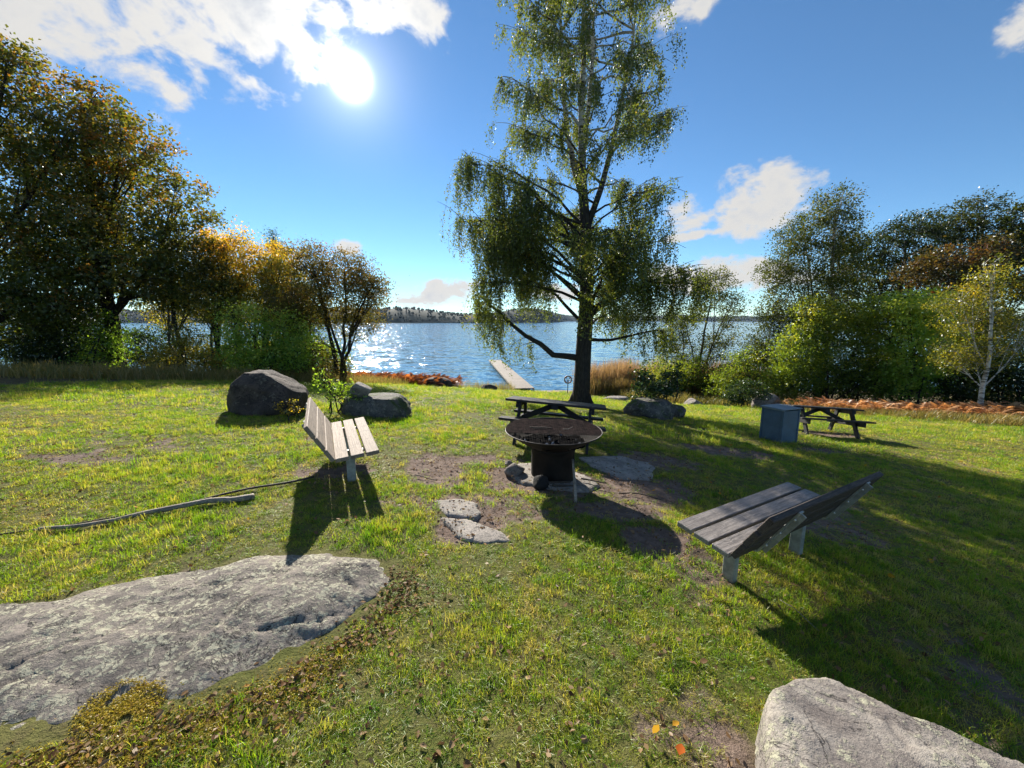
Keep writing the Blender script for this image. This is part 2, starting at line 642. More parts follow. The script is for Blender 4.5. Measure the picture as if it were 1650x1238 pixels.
M_BARK = mk_bark('dark_bark', (.016, .013, .011), (.055, .046, .036))
M_BIRCH = mk_bark('birch_bark', (.014, .012, .011), (.055, .048, .042), (6.5, 11.0))
M_BIRCH_Y = mk_bark('young_birch_bark', (.04, .035, .03), (.15, .14, .12), (-.6, .5))
M_ALDER = mk_bark('grey_bark', (.035, .03, .026), (.13, .12, .10))
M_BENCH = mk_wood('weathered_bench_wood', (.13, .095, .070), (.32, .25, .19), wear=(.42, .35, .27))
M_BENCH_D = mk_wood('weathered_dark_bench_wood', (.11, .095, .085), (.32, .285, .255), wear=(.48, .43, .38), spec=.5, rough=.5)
M_BENCH_B = mk_wood('painted_shade_bench_wood', (.032, .024, .020), (.085, .066, .055), wear=(.14, .115, .10))  # bench wood darkened for the right bench's back planks: shade painted into the colour
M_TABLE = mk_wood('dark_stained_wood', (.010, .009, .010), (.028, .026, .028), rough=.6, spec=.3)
M_DOCK = mk_wood('dock_wood', (.17, .14, .11), (.34, .29, .24))
M_GALV = simple('galvanised_steel', (.30, .31, .29), .55, .35, .25, 14)
M_BOLT = simple('bolt_steel', (.55, .55, .55), .35, .9, .1)
M_RUST = simple('sooty_rusty_steel', (.014, .010, .008), .75, .3, .6, 5, .3, .3)
M_GRATE = simple('rusty_grate_iron', (.095, .055, .040), .75, .2, .6, 12, .2, .3)
M_RIM = simple('bare_steel_rim', (.07, .06, .055), .6, .4, .4, 20)
M_ASH = simple('pale_ash', (.33, .32, .31), .95, 0, .5, 30, .2, .5)
M_CHAR = simple('charcoal', (.012, .011, .011), .9, 0, .5, 20, .05, .6)
M_STICK = mk_wood('bleached_stick', (.16, .13, .10), (.36, .31, .25))
M_TWIG = mk_wood('dark_twig', (.04, .03, .022), (.10, .08, .06))
M_BIN = simple('blue_grey_paint', (.060, .105, .150), .5, 0, .18, 3.5, .45, .05)
M_BIN_LID = simple('grey_zinc_lid', (.15, .20, .24), .45, .3, .2, 6, .5, .05)
M_BUOY = simple('faded_buoy_plastic', (.32, .30, .29), .6, 0, .2, 9)
M_BUOY_B = simple('buoy_band', (.45, .10, .06), .6, 0, .2, 9)
M_POST = simple('dark_post', (.03, .03, .035), .6, .2, .2)
M_ROCK_L = mk_rock('lichen_granite', (.26, .225, .19), (.115, .10, .088), (.41, .395, .29), .80, scale=1.7)
M_ROCK_R = mk_rock('pale_granite', (.31, .28, .245), (.14, .12, .11), (.38, .37, .27), .42, scale=1.5)
M_ROCK_D = mk_rock('dark_granite', (.085, .062, .050), (.034, .026, .023), (.15, .13, .10), .35, scale=1.4)
M_ROCK_M = mk_rock('mossy_granite', (.12, .11, .10), (.05, .045, .042), (.24, .23, .18), .5, .55, scale=1.3)
M_ROCK_G = mk_rock('grey_stone', (.30, .26, .23), (.15, .13, .115), (.36, .36, .30), .3, scale=2.0)
M_SLAB = mk_rock('worn_slab', (.36, .32, .28), (.20, .18, .16), (.42, .40, .32), .35, scale=1.8)
M_SOOT = mk_rock('sooted_stone', (.030, .027, .026), (.014, .013, .013), (.05, .05, .05), .1, scale=2.0)

# ------------------------------------------------------------------ ground, lake, far shore


def grid_lines(fine, far, step, grow):
    """symmetric fine range then growing steps out to far"""
    a = list(np.arange(fine[0], fine[1] + 1e-6, step))
    s, v = step, a[-1]
    while v < far[1]:
        s *= grow
        v += s
        a.append(min(v, far[1]))
    s, v, b = step, a[0], []
    while v > far[0]:
        s *= grow
        v -= s
        b.append(max(v, far[0]))
    return np.array(b[::-1] + a)


gx = grid_lines((-6, 6), (-260, 260), .082, 1.055)
gy = np.concatenate([grid_lines((-.5, 8), (-160, 30), .082, 1.04)[:-1], np.arange(30, 60, .6)])
GX, GY = np.meshgrid(gx, gy, indexing='xy')
GZ = terr(GX, GY)
D = dirt(GX, GY)
S = sand(GX, GY)
E_ = smoothstep(-.3, .8, lawn_edge(GX, GY))
GZ = GZ - .022 * D * (GY < 12) + .012 * fbm(np.stack([GX * 9, GY * 9, GX * 0], -1), 2, 21) * (np.abs(GX) < 8) * (GY < 9)
nx, ny = len(gx), len(gy)
i, j = np.meshgrid(np.arange(nx - 1), np.arange(ny - 1), indexing='xy')
b0 = j * nx + i
quads = np.stack([b0, b0 + 1, b0 + nx + 1, b0 + nx], -1).reshape(-1, 4)

m, t, out = new_mat('lawn_soil')
g = t.add('ShaderNodeNewGeometry')
pos = g.outputs['Position']
d_ = attr(t, 'dirt')
s_ = attr(t, 'sand')
e_ = attr(t, 'rough')
nA = t.noise(pos, .7, 5, .6, .2)
nB = t.noise(pos, 9, 6, .65)
nC = t.noise(pos, 60, 4, .7)
green = t.mix(t.smooth(nA, .35, .65), (.095, .105, .024), (.135, .125, .040))
green = t.mix(t.smooth(nB, .45, .7), green, (.10, .085, .035))
green = t.mix(t.math('MULTIPLY', t.smooth(nC, .5, .75), .6), green, (.035, .05, .010))
soil = t.mix(t.smooth(nB, .35, .7), (.12, .085, .066), (.21, .155, .125))
soil = t.mix(t.math('MULTIPLY', t.smooth(nC, .58, .72), .8), soil, (.34, .27, .21))
c = t.mix(t.smooth(t.math('ADD', d_, t.math('MULTIPLY', t.math('SUBTRACT', nB, .5), .5)), .3, .65), green, soil)
rough_c = t.mix(t.smooth(nB, .4, .65), (.075, .060, .028), (.13, .10, .045))
c = t.mix(e_, c, rough_c)
c = t.mix(s_, c, t.mix(nC, (.24, .19, .14), (.36, .29, .22)))
pbr(t, out, c, .95, 0, t.math('ADD', nB, t.math('MULTIPLY', nC, .5)), .9, .03, .15)
M_GROUND = m
ground = mesh_np('ground', np.stack([GX, GY, GZ], -1).reshape(-1, 3), quads, None, M_GROUND, smooth=True, attrs={'dirt': D.ravel(), 'sand': S.ravel(), 'rough': E_.ravel()})
struct(ground, 'sloping lawn and soil running down to the lake')

m, t, out = new_mat('lake_water')
g = t.add('ShaderNodeNewGeometry')
mp = t.add('ShaderNodeMapping')
mp.inputs['Rotation'].default_value = (0, 0, R(15))
mp.inputs['Scale'].default_value = (.8, 1.5, 1)
t.l.new(g.outputs['Position'], mp.inputs[0])
wA = t.vec('SUBTRACT', t.noise(mp.outputs[0], .45, 3, .5, .4, 1), (.5, .5, .5))
wB = t.vec('SUBTRACT', t.noise(mp.outputs[0], 1.9, 4, .6, .2, 1), (.5, .5, .5))
wC = t.vec('SUBTRACT', t.noise(mp.outputs[0], 7.0, 3, .6, .2, 1), (.5, .5, .5))
wv = t.vec('ADD', t.vec('SCALE', wA, scale=1.0), t.vec('ADD', t.vec('SCALE', wB, scale=.62), t.vec('SCALE', wC, scale=.2)))
wn = t.vec('NORMALIZE', t.vec('ADD', t.vec('MULTIPLY', wv, (1.0, 1.0, 0.0)), (0, 0, 1)))
p = pbr(t, out, (.07, .17, .27), .08, 0, None)
t.l.new(wn, p.inputs['Normal'])
p.inputs['IOR'].default_value = 1.333
M_WATER = m
lv = [(-1500, 33, LAKE_Z), (1500, 33, LAKE_Z), (3800, 3600, LAKE_Z), (-3800, 3600, LAKE_Z)]
lake = mesh_np('lake', lv, [[0, 1, 2, 3]], None, M_WATER)
struct(lake, 'blue rippled lake glittering under the sun')

# far wooded shore, about a kilometre across the water
m, t, out = new_mat('far_wood')
v = attr(t, 'tint')
c = t.ramp(v, [(0, (.006, .012, .008)), (.6, (.011, .019, .010)), (1, (.020, .024, .010))])
pbr(t, out, c, .95, spec=.1)
M_FARWOOD = m


def shore_profile(x):
    """distance of the far shoreline and height of its ridge at x"""
    y = 1010 + 120 * np.sin(x / 420 + 1.0) + 200 * smoothstep(-250, -700, x) + 1500 * smoothstep(60, 420, x)
    hgt = 34 + 5 * np.sin(x / 130.) + 5 * np.sin(x / 57. + 1) + 6 * smoothstep(-120, -300, x)
    return y, hgt


xs = np.linspace(-2400, 3600, 300)
ys, hs = shore_profile(xs)
rows = []
for f_, hf in ((0, -.03), (8, .12), (60, .7), (140, 1.0), (260, .9), (420, .1)):
    rows.append(np.stack([xs, ys + f_, LAKE_Z + hs * hf + (.4 if f_ else -.4)], -1))
V = np.concatenate(rows)
n_ = len(xs)
i, j = np.meshgrid(np.arange(n_ - 1), np.arange(len(rows) - 1), indexing='xy')
b0 = j * n_ + i
fq = np.stack([b0, b0 + 1, b0 + n_ + 1, b0 + n_], -1).reshape(-1, 4)
struct(mesh_np('far_shore_hill', V, fq, None, M_FARWOOD, smooth=True, attrs={'tint': np.full(len(V), .25)}), 'low wooded ridge across the lake')
acc = Acc()
NF = 3600
fx = rng.uniform(-1700, 3500, NF)
fd = rng.uniform(0, 1, NF) ** 1.3 * 230 + 4
fy0, fh0 = shore_profile(fx)
fz = LAKE_Z + fh0 * np.interp(fd, [0, 8, 60, 140, 260], [0, .12, .7, 1, .9]) - .5
fh = rng.uniform(7, 9, NF) * (1 + .12 * np.sin(fx / 90))
conif = rng.random(NF) < .6
sides = 4
ang = np.arange(sides) / sides * 2 * np.pi
prof_c = np.array([(.10, .9), (.30, 1.0), (.55, .62), (.60, .75), (.85, .30), (1.0, .02)])
prof_d = np.array([(.10, .7), (.35, 1.1), (.6, 1.3), (.8, 1.05), (.93, .6), (1.0, .05)])
prof = np.where(conif[:, None, None], prof_c[None], prof_d[None])
rad = np.where(conif, .30, .40) * fh
jit = rng.uniform(.75, 1.25, (NF, 6, sides))
rr = prof[:, :, 1:2] * rad[:, None, None] * jit
vx = fx[:, None, None] + rr * np.cos(ang)
vy = (fy0 + fd)[:, None, None] + rr * np.sin(ang)
vz = fz[:, None, None] + prof[:, :, 0:1] * fh[:, None, None] * np.ones((1, 1, sides))
V = np.stack([vx, vy, vz], -1).reshape(-1, 3)
m_, k_, s_i = np.meshgrid(np.arange(NF), np.arange(5), np.arange(sides), indexing='ij')
b0 = (m_ * 6 + k_) * sides
q = np.stack([b0 + s_i, b0 + (s_i + 1) % sides, b0 + sides + (s_i + 1) % sides, b0 + sides + s_i], -1).reshape(-1, 4)
tint = np.repeat(rng.random(NF) * .7 + .3 * (rng.random(NF) < .12), 6 * sides)
tag(mesh_np('far_forest', V, q, None, M_FARWOOD, attrs={'tint': tint}), 'dense dark forest on the opposite shore of the lake', 'forest', kind='stuff')

# ------------------------------------------------------------------ rocks


def ico(sub):
    bm = bmesh.new()
    bmesh.ops.create_icosphere(bm, subdivisions=sub, radius=1.0)
    v = np.array([q.co[:] for q in bm.verts])
    f = np.array([[q.index for q in fc.verts] for fc in bm.faces])
    bm.free()
    return v, f


ICO = {k: ico(k) for k in (3, 4, 5)}


def rock(name, label, loc, size, mat, seed, sub=4, facets=9, rough=.10, rotz=0.0, sink=.15, cat='boulder', parent=None, flat_top=None, group=None, cuts=()):
    r_ = np.random.default_rng(seed)
    v, f = ICO[sub]
    v = v.copy()
    for k in range(facets):
        n = unit(r_.normal(size=3))
        h_ = r_.uniform(.62, .88)
        dd = v @ n - h_
        v = v - np.clip(dd, 0, None)[:, None] * n * .85
    for n, h_ in cuts:
        n = np.array(n, float)
        n = n / np.linalg.norm(n)
        dd = v @ n - h_
        v = v - np.clip(dd, 0, None)[:, None] * n * .92
    v = v + unit(v) * (rough * 1.7 * fbm(v * 1.6 + seed, 5, seed, .55) + .018 * fbm(v * 11 + seed, 3, seed + 7))[:, None]
    if flat_top is not None:
        dd = v[:, 2] - flat_top
        v[:, 2] -= np.clip(dd, 0, None) * .9
    v = v * np.array(size) * .5
    v[:, 2] = v[:, 2] + size[2] * (.5 - sink)
    o = mesh_np(name, v, None, f, mat, parent, smooth=True)
    if parent is None:
        o.location = (loc[0], loc[1], loc[2] if len(loc) > 2 else tz(loc[0], loc[1]) - .02)
        o.rotation_euler = (0, 0, rotz)
        tag(o, label, cat, group)
    return o


def poly_dist(px, py, poly):
    """signed distance inside a polygon (positive inside)"""
    poly = np.asarray(poly, float)
    d2 = np.full(px.shape, 1e9)
    ins = np.zeros(px.shape, bool)
    n = len(poly)
    for k in range(n):
        a, b = poly[k], poly[(k + 1) % n]
        ab = b - a
        tt = np.clip(((px - a[0]) * ab[0] + (py - a[1]) * ab[1]) / (ab @ ab), 0, 1)
        d2 = np.minimum(d2, (px - a[0] - tt * ab[0]) ** 2 + (py - a[1] - tt * ab[1]) ** 2)
        cond = (a[1] > py) != (b[1] > py)
        with np.errstate(divide='ignore', invalid='ignore'):
            xi = a[0] + (py - a[1]) / (b[1] - a[1]) * ab[0]
        ins ^= cond & (px < xi)
    return np.where(ins, 1, -1) * np.sqrt(d2)


OUTCROP = [(-.86, 2.78), (-.90, 2.5), (-1.0, 2.2), (-1.12, 1.96), (-1.32, 1.74), (-1.62, 1.62), (-1.78, 1.52), (-1.98, 1.45), (-2.2, 1.3), (-2.6, 1.15), (-3.3, 1.1), (-4.0, 1.4), (-4.1, 1.85),
           (-3.55, 2.12), (-3.0, 2.36), (-2.55, 2.62), (-2.1, 2.86), (-1.65, 3.02), (-1.25, 3.0), (-1.02, 2.93)]
NEAR_ROCK = [(1.70, 1.80), (1.52, 1.78), (1.32, 1.66), (1.20, 1.57), (1.10, 1.44), (.97, 1.30), (.84, 1.12), (.80, .9), (1.0, .6), (1.8, .45), (2.5, .7), (2.62, 1.05), (2.4, 1.25), (2.12, 1.42), (1.92, 1.6)]
SLABS = {'a': [(-.86, 4.02), (-.62, 4.10), (-.40, 4.04), (-.28, 3.80), (-.34, 3.66), (-.70, 3.64), (-.82, 3.78)],
         'b': [(-.74, 3.61), (-.38, 3.63), (-.26, 3.61), (-.06, 3.42), (.06, 3.24), (-.18, 3.13), (-.42, 3.21), (-.58, 3.40)],
         'c': [(1.0, 5.95), (1.35, 6.25), (1.9, 6.35), (2.3, 6.05), (2.35, 5.72), (1.95, 5.28), (1.55, 5.2), (1.2, 5.5)],
         'd': [(-.12, 5.15), (.1, 5.45), (.7, 5.5), (1.1, 5.2), (1.18, 4.85), (.95, 4.6), (.5, 4.5), (.12, 4.62), (-.06, 4.85)]}


def slab_rock(name, label, poly, height_fn, mat, step=.03, amp=.02, cat='rock', edge=.10, seed=1, soft=0.0, wob=.05, crack=0.0):
    poly = np.array(poly)
    x0, y0 = poly.min(0) - .15
    x1, y1 = poly.max(0) + .15
    X, Y = np.meshgrid(np.arange(x0, x1, step), np.arange(y0, y1, step), indexing='xy')
    wx = X + wob * fbm(xy0(X * 3, Y * 3), 3, seed)
    wy = Y + wob * fbm(xy0(X * 3 + 50, Y * 3), 3, seed + 9)
    sd = poly_dist(wx, wy, poly)
    e = np.clip(sd / edge, -1, 1)
    rim = np.where(e > 0, np.sqrt(np.clip(1 - (1 - e) ** 2, 0, 1)), e)
    if soft:
        e2 = np.clip(sd / soft, 0, 1)
        rim = np.where(e > 0, .25 * rim + .75 * (1 - (1 - e2) ** 2), e)
    base = terr(X, Y)
    Z = base - .05 + rim * .05 + np.clip(rim, 0, 1) * height_fn(X, Y) + amp * fbm(np.stack([X * 2.2, Y * 2.2, X * 0], -1), 5, seed + 3) * np.clip(e, 0, 1)
    Z += .30 * amp * fbm(np.stack([X * 14, Y * 14, X * 0], -1), 4, seed + 4, .65) * np.clip(e + .3, 0, 1)
    ck = np.abs(fbm(np.stack([X * 1.9 + 4, Y * 2.6, X * 0], -1), 4, seed + 11))
    Z -= crack * np.exp(-(ck / .025) ** 2) * np.clip(e, 0, 1)
    keep = sd > -.10
    nx_ = X.shape[1]
    jj, ii = np.meshgrid(np.arange(X.shape[0] - 1), np.arange(nx_ - 1), indexing='ij')
    ok = keep[:-1, :-1] & keep[1:, :-1] & keep[:-1, 1:] & keep[1:, 1:]
    b = (jj * nx_ + ii)[ok]
    q = np.stack([b, b + 1, b + nx_ + 1, b + nx_], -1)
    used = np.unique(q)
    remap = np.full(X.size, -1)
    remap[used] = np.arange(len(used))
    V = np.stack([X, Y, Z], -1).reshape(-1, 3)[used]
    c0 = V.mean(0)
    c0[2] = V[:, 2].min()
    o = mesh_np(name, V - c0, remap[q], None, mat, smooth=True)
    o.location = c0
    return tag(o, label, cat)


def out_h(X, Y):
    crest = (X + 1.3) * .10 + Y * .42 - .55           # rises away from the camera
    h_ = .03 + .075 * smoothstep(-.25, .75, crest)
    # a joint that cuts the outcrop
    jl = np.abs((X + 1.78) - .28 * (Y - 2.2) + .05 * fbm(xy0(X * 4, Y * 4), 3, 5))
    h_ = h_ - .022 * np.exp(-(jl / .025) ** 2) + .03 * smoothstep(-.05, .05, (X + 1.78) - .28 * (Y - 2.2))
    st = fbm(np.stack([X * 1.3, Y * 3.2, X * 0], -1), 3, 44)
    return h_ + .03 * np.floor(st * 3) / 3


slab_rock('granite_outcrop', 'broad lichen-covered granite outcrop lying in the lawn at the lower left', OUTCROP, out_h, M_ROCK_L, .018, .03, 'rock', .06, 3, soft=.75, wob=.16, crack=.014)


def near_h(X, Y):
    st = fbm(np.stack([X * 1.1 + Y * .6, Y * 2.4, X * 0], -1), 3, 15)
    return .30 + .10 * (X - 1.5) * .5 - .06 * (Y - 1.2) + .03 * np.floor(st * 3) / 3 - .05 * smoothstep(.10, -.05, (X - 1.05) - .35 * (Y - 1.1))


slab_rock('pale_boulder', 'pale flat-topped granite boulder cut off at the lower right of the photo', NEAR_ROCK, near_h, M_ROCK_R, .016, .028, 'boulder', .05, 8, wob=.09, crack=.010)
slab_rock('stepping_slab', 'smaller flat grey slab sunk in grass, nearer the fire pit', SLABS['a'], lambda X, Y: .008 + 0 * X, M_SLAB, .025, .008, 'stone slab', .03, 21, wob=.10)
slab_rock('stepping_slab', 'longer flat grey slab sunk in grass, in front of the smaller one', SLABS['b'], lambda X, Y: .008 + 0 * X, M_SLAB, .025, .008, 'stone slab', .03, 22, wob=.10)
slab_rock('flat_rock', 'large flat grey rock beside the right leg of the picnic table', SLABS['c'], lambda X, Y: .008 + 0 * X, M_SLAB, .03, .010, 'rock', .05, 23, wob=.16)
slab_rock('hearth_slab', 'sooty stone slab under the rusty fire pit drum', SLABS['d'], lambda X, Y: .016 + 0 * X, M_SLAB, .03, .008, 'stone slab', .04, 24, wob=.12)

rock('large_boulder', 'large dark rounded boulder standing on the left lawn', (-5.25, 8.1), (1.62, 1.3, 1.25), M_ROCK_D, 42, 5, 4, .07, .15, .24, cuts=(((-.8, -.1, .5), .80), ((.6, 0, .75), .74), ((0, 0, 1), .90), ((0, -1, .25), .8)))
rock('mossy_boulder', 'low dark boulder with patches of moss, behind the left bench', (-3.0, 8.5), (1.75, 1.1, .95), M_ROCK_M, 17, 5, 6, .07, -.1, .36, flat_top=.62, cuts=(((0, -1, .2), .75),))
rock('perched_stone', 'pointed grey stone perched on top of the low mossy boulder', (-3.36, 8.42, tz(-3.0, 8.5) + .43), (.62, .42, .42), M_ROCK_G, 5, 4, 6, .07, .2, .14, cat='stone', cuts=(((.6, 0, .8), .45), ((-.8, 0, .6), .62)))
rock('shrub_boulder', 'dark moss-topped boulder under the leafy shrub near the birch', (4.25, 11.6), (1.55, 1.2, .95), M_ROCK_M, 23, 4, 6, .07, .1, .30, flat_top=.75)
rock('shrub_boulder', 'smaller dark boulder tucked against the right of the moss-topped one', (5.2, 12.2), (.95, .9, .75), M_ROCK_M, 29, 4, 6, .07, .4, .30)
rock('fire_stone', 'rounded grey stone on the slab left of the fire pit', (.03, 5.0), (.29, .23, .20), M_ROCK_G, 31, 4, 5, .06, .3, .1, cat='stone')
rock('fire_stone', 'tiny grey stone behind the rounded one by the fire pit', (-.05, 5.36), (.14, .12, .10), M_ROCK_G, 36, 3, 5, .06, .8, .15, cat='stone')
rock('soot_stone', 'soot-black square stone at the front foot of the fire pit', (.36, 4.58), (.24, .2, .19), M_SOOT, 33, 4, 9, .05, .5, .1, cat='stone')
rock('shore_stone', 'dark low stone at the end of the red bracken by the shore', (-4.9, 25.0), (2.4, 1.5, 1.1), M_ROCK_D, 51, 4, 6, .07, .1, .35, cat='stone')
rock('shore_stone', 'small dark stone on the lawn left of the jetty', (-1.55, 24.2), (1.25, .8, .6), M_ROCK_D, 52, 4, 6, .07, .1, .3, cat='stone')
rock('lawn_stone', 'pale flat stone on the lawn right of the birch trunk', (6.9, 25.0), (1.8, 1.0, .7), M_ROCK_G, 53, 4, 6, .06, .1, .35, cat='stone', flat_top=.5)
rock('lawn_stone', 'pale pointed stone on the lawn below the slender alder', (11.6, 24.0), (1.35, 1.0, 1.0), M_ROCK_G, 54, 4, 7, .06, .1, .35, cat='stone', cuts=(((.6, 0, .8), .5), ((-.6, 0, .8), .5)))
rock('lawn_stone', 'grey boulder with pale top beside the glossy dark shrub', (15.4, 22.8), (1.9, 1.3, 1.5), M_ROCK_G, 55, 4, 7, .07, .3, .35, cat='boulder')

# ------------------------------------------------------------------ benches


def make_bench(label, front_corner, zseat, ang, wood, ground_z, back_wood=None):
    """origin under the front edge's first end; X runs along the seat, Y to the back"""
    Lb = 1.76
    root = thing('park_bench', label, 'bench', (front_corner[0], front_corner[1], zseat - .43), ang, 'park benches round the fire pit')
    w, th, gap = .142, .046, .024
    tilt = R(-5)                                   # seat drops a little to the back
    for k in range(3):
        y = w / 2 + k * (w + gap)
        box_obj('seat_plank', (Lb + random.uniform(-.012, .012), w, th), (Lb / 2 + random.uniform(-.008, .008), y * math.cos(tilt), .43 - th / 2 + y * math.sin(tilt)), (tilt, 0, random.uniform(-.002, .002)), wood, root, .006)
    yb = 3 * w + 2 * gap + .012
    zb = .43 + yb * math.sin(tilt) - .02
    lean = R(30)
    wb = .152
    for k in range(3):
        s = .080 + k * (wb + .018)
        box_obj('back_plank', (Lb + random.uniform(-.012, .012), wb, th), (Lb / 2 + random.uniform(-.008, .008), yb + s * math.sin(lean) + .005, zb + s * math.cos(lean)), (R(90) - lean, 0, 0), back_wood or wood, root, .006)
    for x in (.34, Lb - .34):
        bm = bmesh.new()
        low = ground_z - (zseat - .43) - .25
        yl = .30
        add_box(bm, (.07, .10, .37 - low), (x, yl, (.37 + low) / 2), bev=.006)
        add_box(bm, (.012, .13, .10), (x - .038, yl + .02, .33), bev=.002)
        bm_obj('leg', bm, M_GALV, root)
        bm = bmesh.new()
        add_box(bm, (.06, .42, .03), (x, .25, .43 - th - .019 + .25 * math.sin(tilt)), (tilt, 0, 0), .003)
        bm_obj('seat_support', bm, M_GALV, root)
        bm = bmesh.new()
        off = th / 2 + .012
        sl = .52
        cy = yb + (sl / 2 - .02) * math.sin(lean) + off * math.cos(lean)
        cz = zb + (sl / 2 - .02) * math.cos(lean) - off * math.sin(lean)
        add_box(bm, (.052, .014, sl), (x, cy, cz), (-lean, 0, 0), .002)
        add_box(bm, (.014, .040, sl * .92), (x - .02, cy + .022 * math.cos(lean), cz - .022 * math.sin(lean)), (-lean, 0, 0), .002)
        add_box(bm, (.05, .16, .06), (x, yl + .12, .33), (R(18), 0, 0), .004)
        bs = bm_obj('back_support', bm, M_GALV, root)
        for k in range(3):
            s = .080 + k * (wb + .018)
            o2 = off + .010
            bm = bmesh.new()
            bmesh.ops.create_uvsphere(bm, u_segments=8, v_segments=5, radius=.011)
            bo = bm_obj('bolt', bm, M_BOLT, bs, True)
            bo.location = (x + .012, yb + s * math.sin(lean) + o2 * math.cos(lean), zb + s * math.cos(lean) - o2 * math.sin(lean))
    return root


make_bench('weathered pale plank bench on the left, its seat facing the fire pit', (-1.555, 4.32), .555, R(116.3), M_BENCH, .10)
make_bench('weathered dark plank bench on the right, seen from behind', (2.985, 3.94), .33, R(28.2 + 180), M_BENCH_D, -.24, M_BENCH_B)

# ------------------------------------------------------------------ picnic tables


def make_table(label, x, y, rot, length=1.8):
    root = thing('picnic_table', label, 'picnic table', (x, y, tz(x, y)), 0, 'dark picnic tables on the lawn')
    n = tnormal(x, y)
    q = Vector((0, 0, 1)).rotation_difference(n)
    root.rotation_euler = (Matrix.Rotation(R(-2.5), 3, 'X') @ q.to_matrix() @ Matrix.Rotation(rot, 3, 'Z')).to_euler()
    for k in range(5):
        box_obj('tabletop_plank', (length + random.uniform(-.01, .01), .138, .042), (0, (k - 2) * .146, .745 - .021), (0, 0, 0), M_TABLE, root, .005)
    for s in (-1, 1):
        for k in range(2):
            box_obj('seat_plank', (length + random.uniform(-.01, .01), .125, .042), (0, s * (.60 + k * .135), .445 - .021), (0, 0, 0), M_TABLE, root, .005)
    for e in (-1, 1):
        x_ = e * (length / 2 - .27)
        for s in (-1, 1):
            a = math.atan2(.34, .78)
            box_obj('leg', (.045, .13, .86), (x_, s * .42, .335), (s * a, 0, 0), M_TABLE, root, .005)
        box_obj('seat_beam', (.045, 1.50, .12), (x_ + e * .048, 0, .340), (0, 0, 0), M_TABLE, root, .005)
        box_obj('top_beam', (.045, .70, .10), (x_ + e * .048, 0, .650), (0, 0, 0), M_TABLE, root, .005)
        dx, dz = abs(x_) - .10, .27
        box_obj('brace', (math.hypot(dx, dz) + .03, .055, .10), (e * (.07 + dx / 2), 0, .52), (0, e * math.atan2(dz, dx), 0), M_TABLE, root, .005)
    box_obj('centre_beam', (.12, .66, .08), (0, 0, .66), (0, 0, 0), M_TABLE, root, .005)
    return root


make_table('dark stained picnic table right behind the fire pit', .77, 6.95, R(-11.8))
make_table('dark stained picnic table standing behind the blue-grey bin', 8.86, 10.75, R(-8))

# ------------------------------------------------------------------ fire pit


def lathe(profile, seg=48, closed=False):
    prof = np.array(profile, float)
    a = np.arange(seg) / seg * 2 * np.pi
    V = np.stack([prof[:, None, 0] * np.cos(a), prof[:, None, 0] * np.sin(a), np.repeat(prof[:, 1:2], seg, 1)], -1).reshape(-1, 3)
    k, s = np.meshgrid(np.arange(len(prof) - 1), np.arange(seg), indexing='ij')
    q = np.stack([k * seg + s, k * seg + (s + 1) % seg, (k + 1) * seg + (s + 1) % seg, (k + 1) * seg + s], -1).reshape(-1, 4)
    return V, q


FX, FY = .555, 5.00
FZ = tz(FX, FY) - .02
fire = thing('fire_pit', 'rusty steel fire bowl on a black drum with a grill grate', 'fire pit', (FX, FY, FZ))
fire.scale = (1.06, 1.06, .91)
V, q = lathe([(.275, -.03), (.275, .02), (.277, .20), (.275, .40), (.285, .47), (.31, .52), (.29, .525), (.265, .47), (.262, .02)])
mesh_np('drum', V, q, None, M_RUST, fire, True)
V, q = lathe([(.20, .505), (.31, .52), (.46, .625), (.60, .735), (.608, .738), (.606, .745), (.597, .743), (.455, .640), (.30, .545), (.0, .535)], 64)
bowl = mesh_np('bowl', V, q, None, M_RUST, fire, True)
V, q = lathe([(.601, .742), (.606, .740), (.611, .742), (.611, .749), (.606, .751), (.601, .749), (.601, .742)], 64)
mesh_np('rim', V, q, None, M_RIM, fire, True)
# ash bed with charred chunks
ax, ay = np.meshgrid(np.linspace(-.5, .5, 46), np.linspace(-.5, .5, 46), indexing='xy')
rr_ = np.hypot(ax, ay)
az_ = .605 + .035 * fbm(np.stack([ax * 9, ay * 9, ax * 0], -1), 4, 3) - .02 * rr_
az_ = np.where(rr_ > .43, .58, az_)
k_, s_i = np.meshgrid(np.arange(45), np.arange(45), indexing='ij')
b0 = k_ * 46 + s_i
okm = (rr_[:-1, :-1] < .43)
q = np.stack([b0, b0 + 1, b0 + 47, b0 + 46], -1)[okm]
mesh_np('ash_bed', np.stack([ax, ay, az_], -1).reshape(-1, 3), q, None, M_CHAR, fire, True)
v3, f3 = ICO[3]
for k in range(40):
    a = random.uniform(0, 6.283)
    r_ = math.sqrt(random.random()) * .40
    s = random.uniform(.008, .020)
    vv = v3 * (1 + .35 * fbm(v3 * 1.5 + k * 3, 3, k))[:, None] * s * np.array([1.3, 1, .7])
    o = mesh_np('charcoal_chunk' if k % 3 else 'ash_chunk', vv, None, f3, M_CHAR if k % 3 else M_ASH, fire, False)
    o.location = (r_ * math.cos(a), r_ * math.sin(a), .622 - .02 * r_ + random.uniform(0, .01))
    o.rotation_euler = (random.random() * 3, random.random() * 3, random.random() * 3)
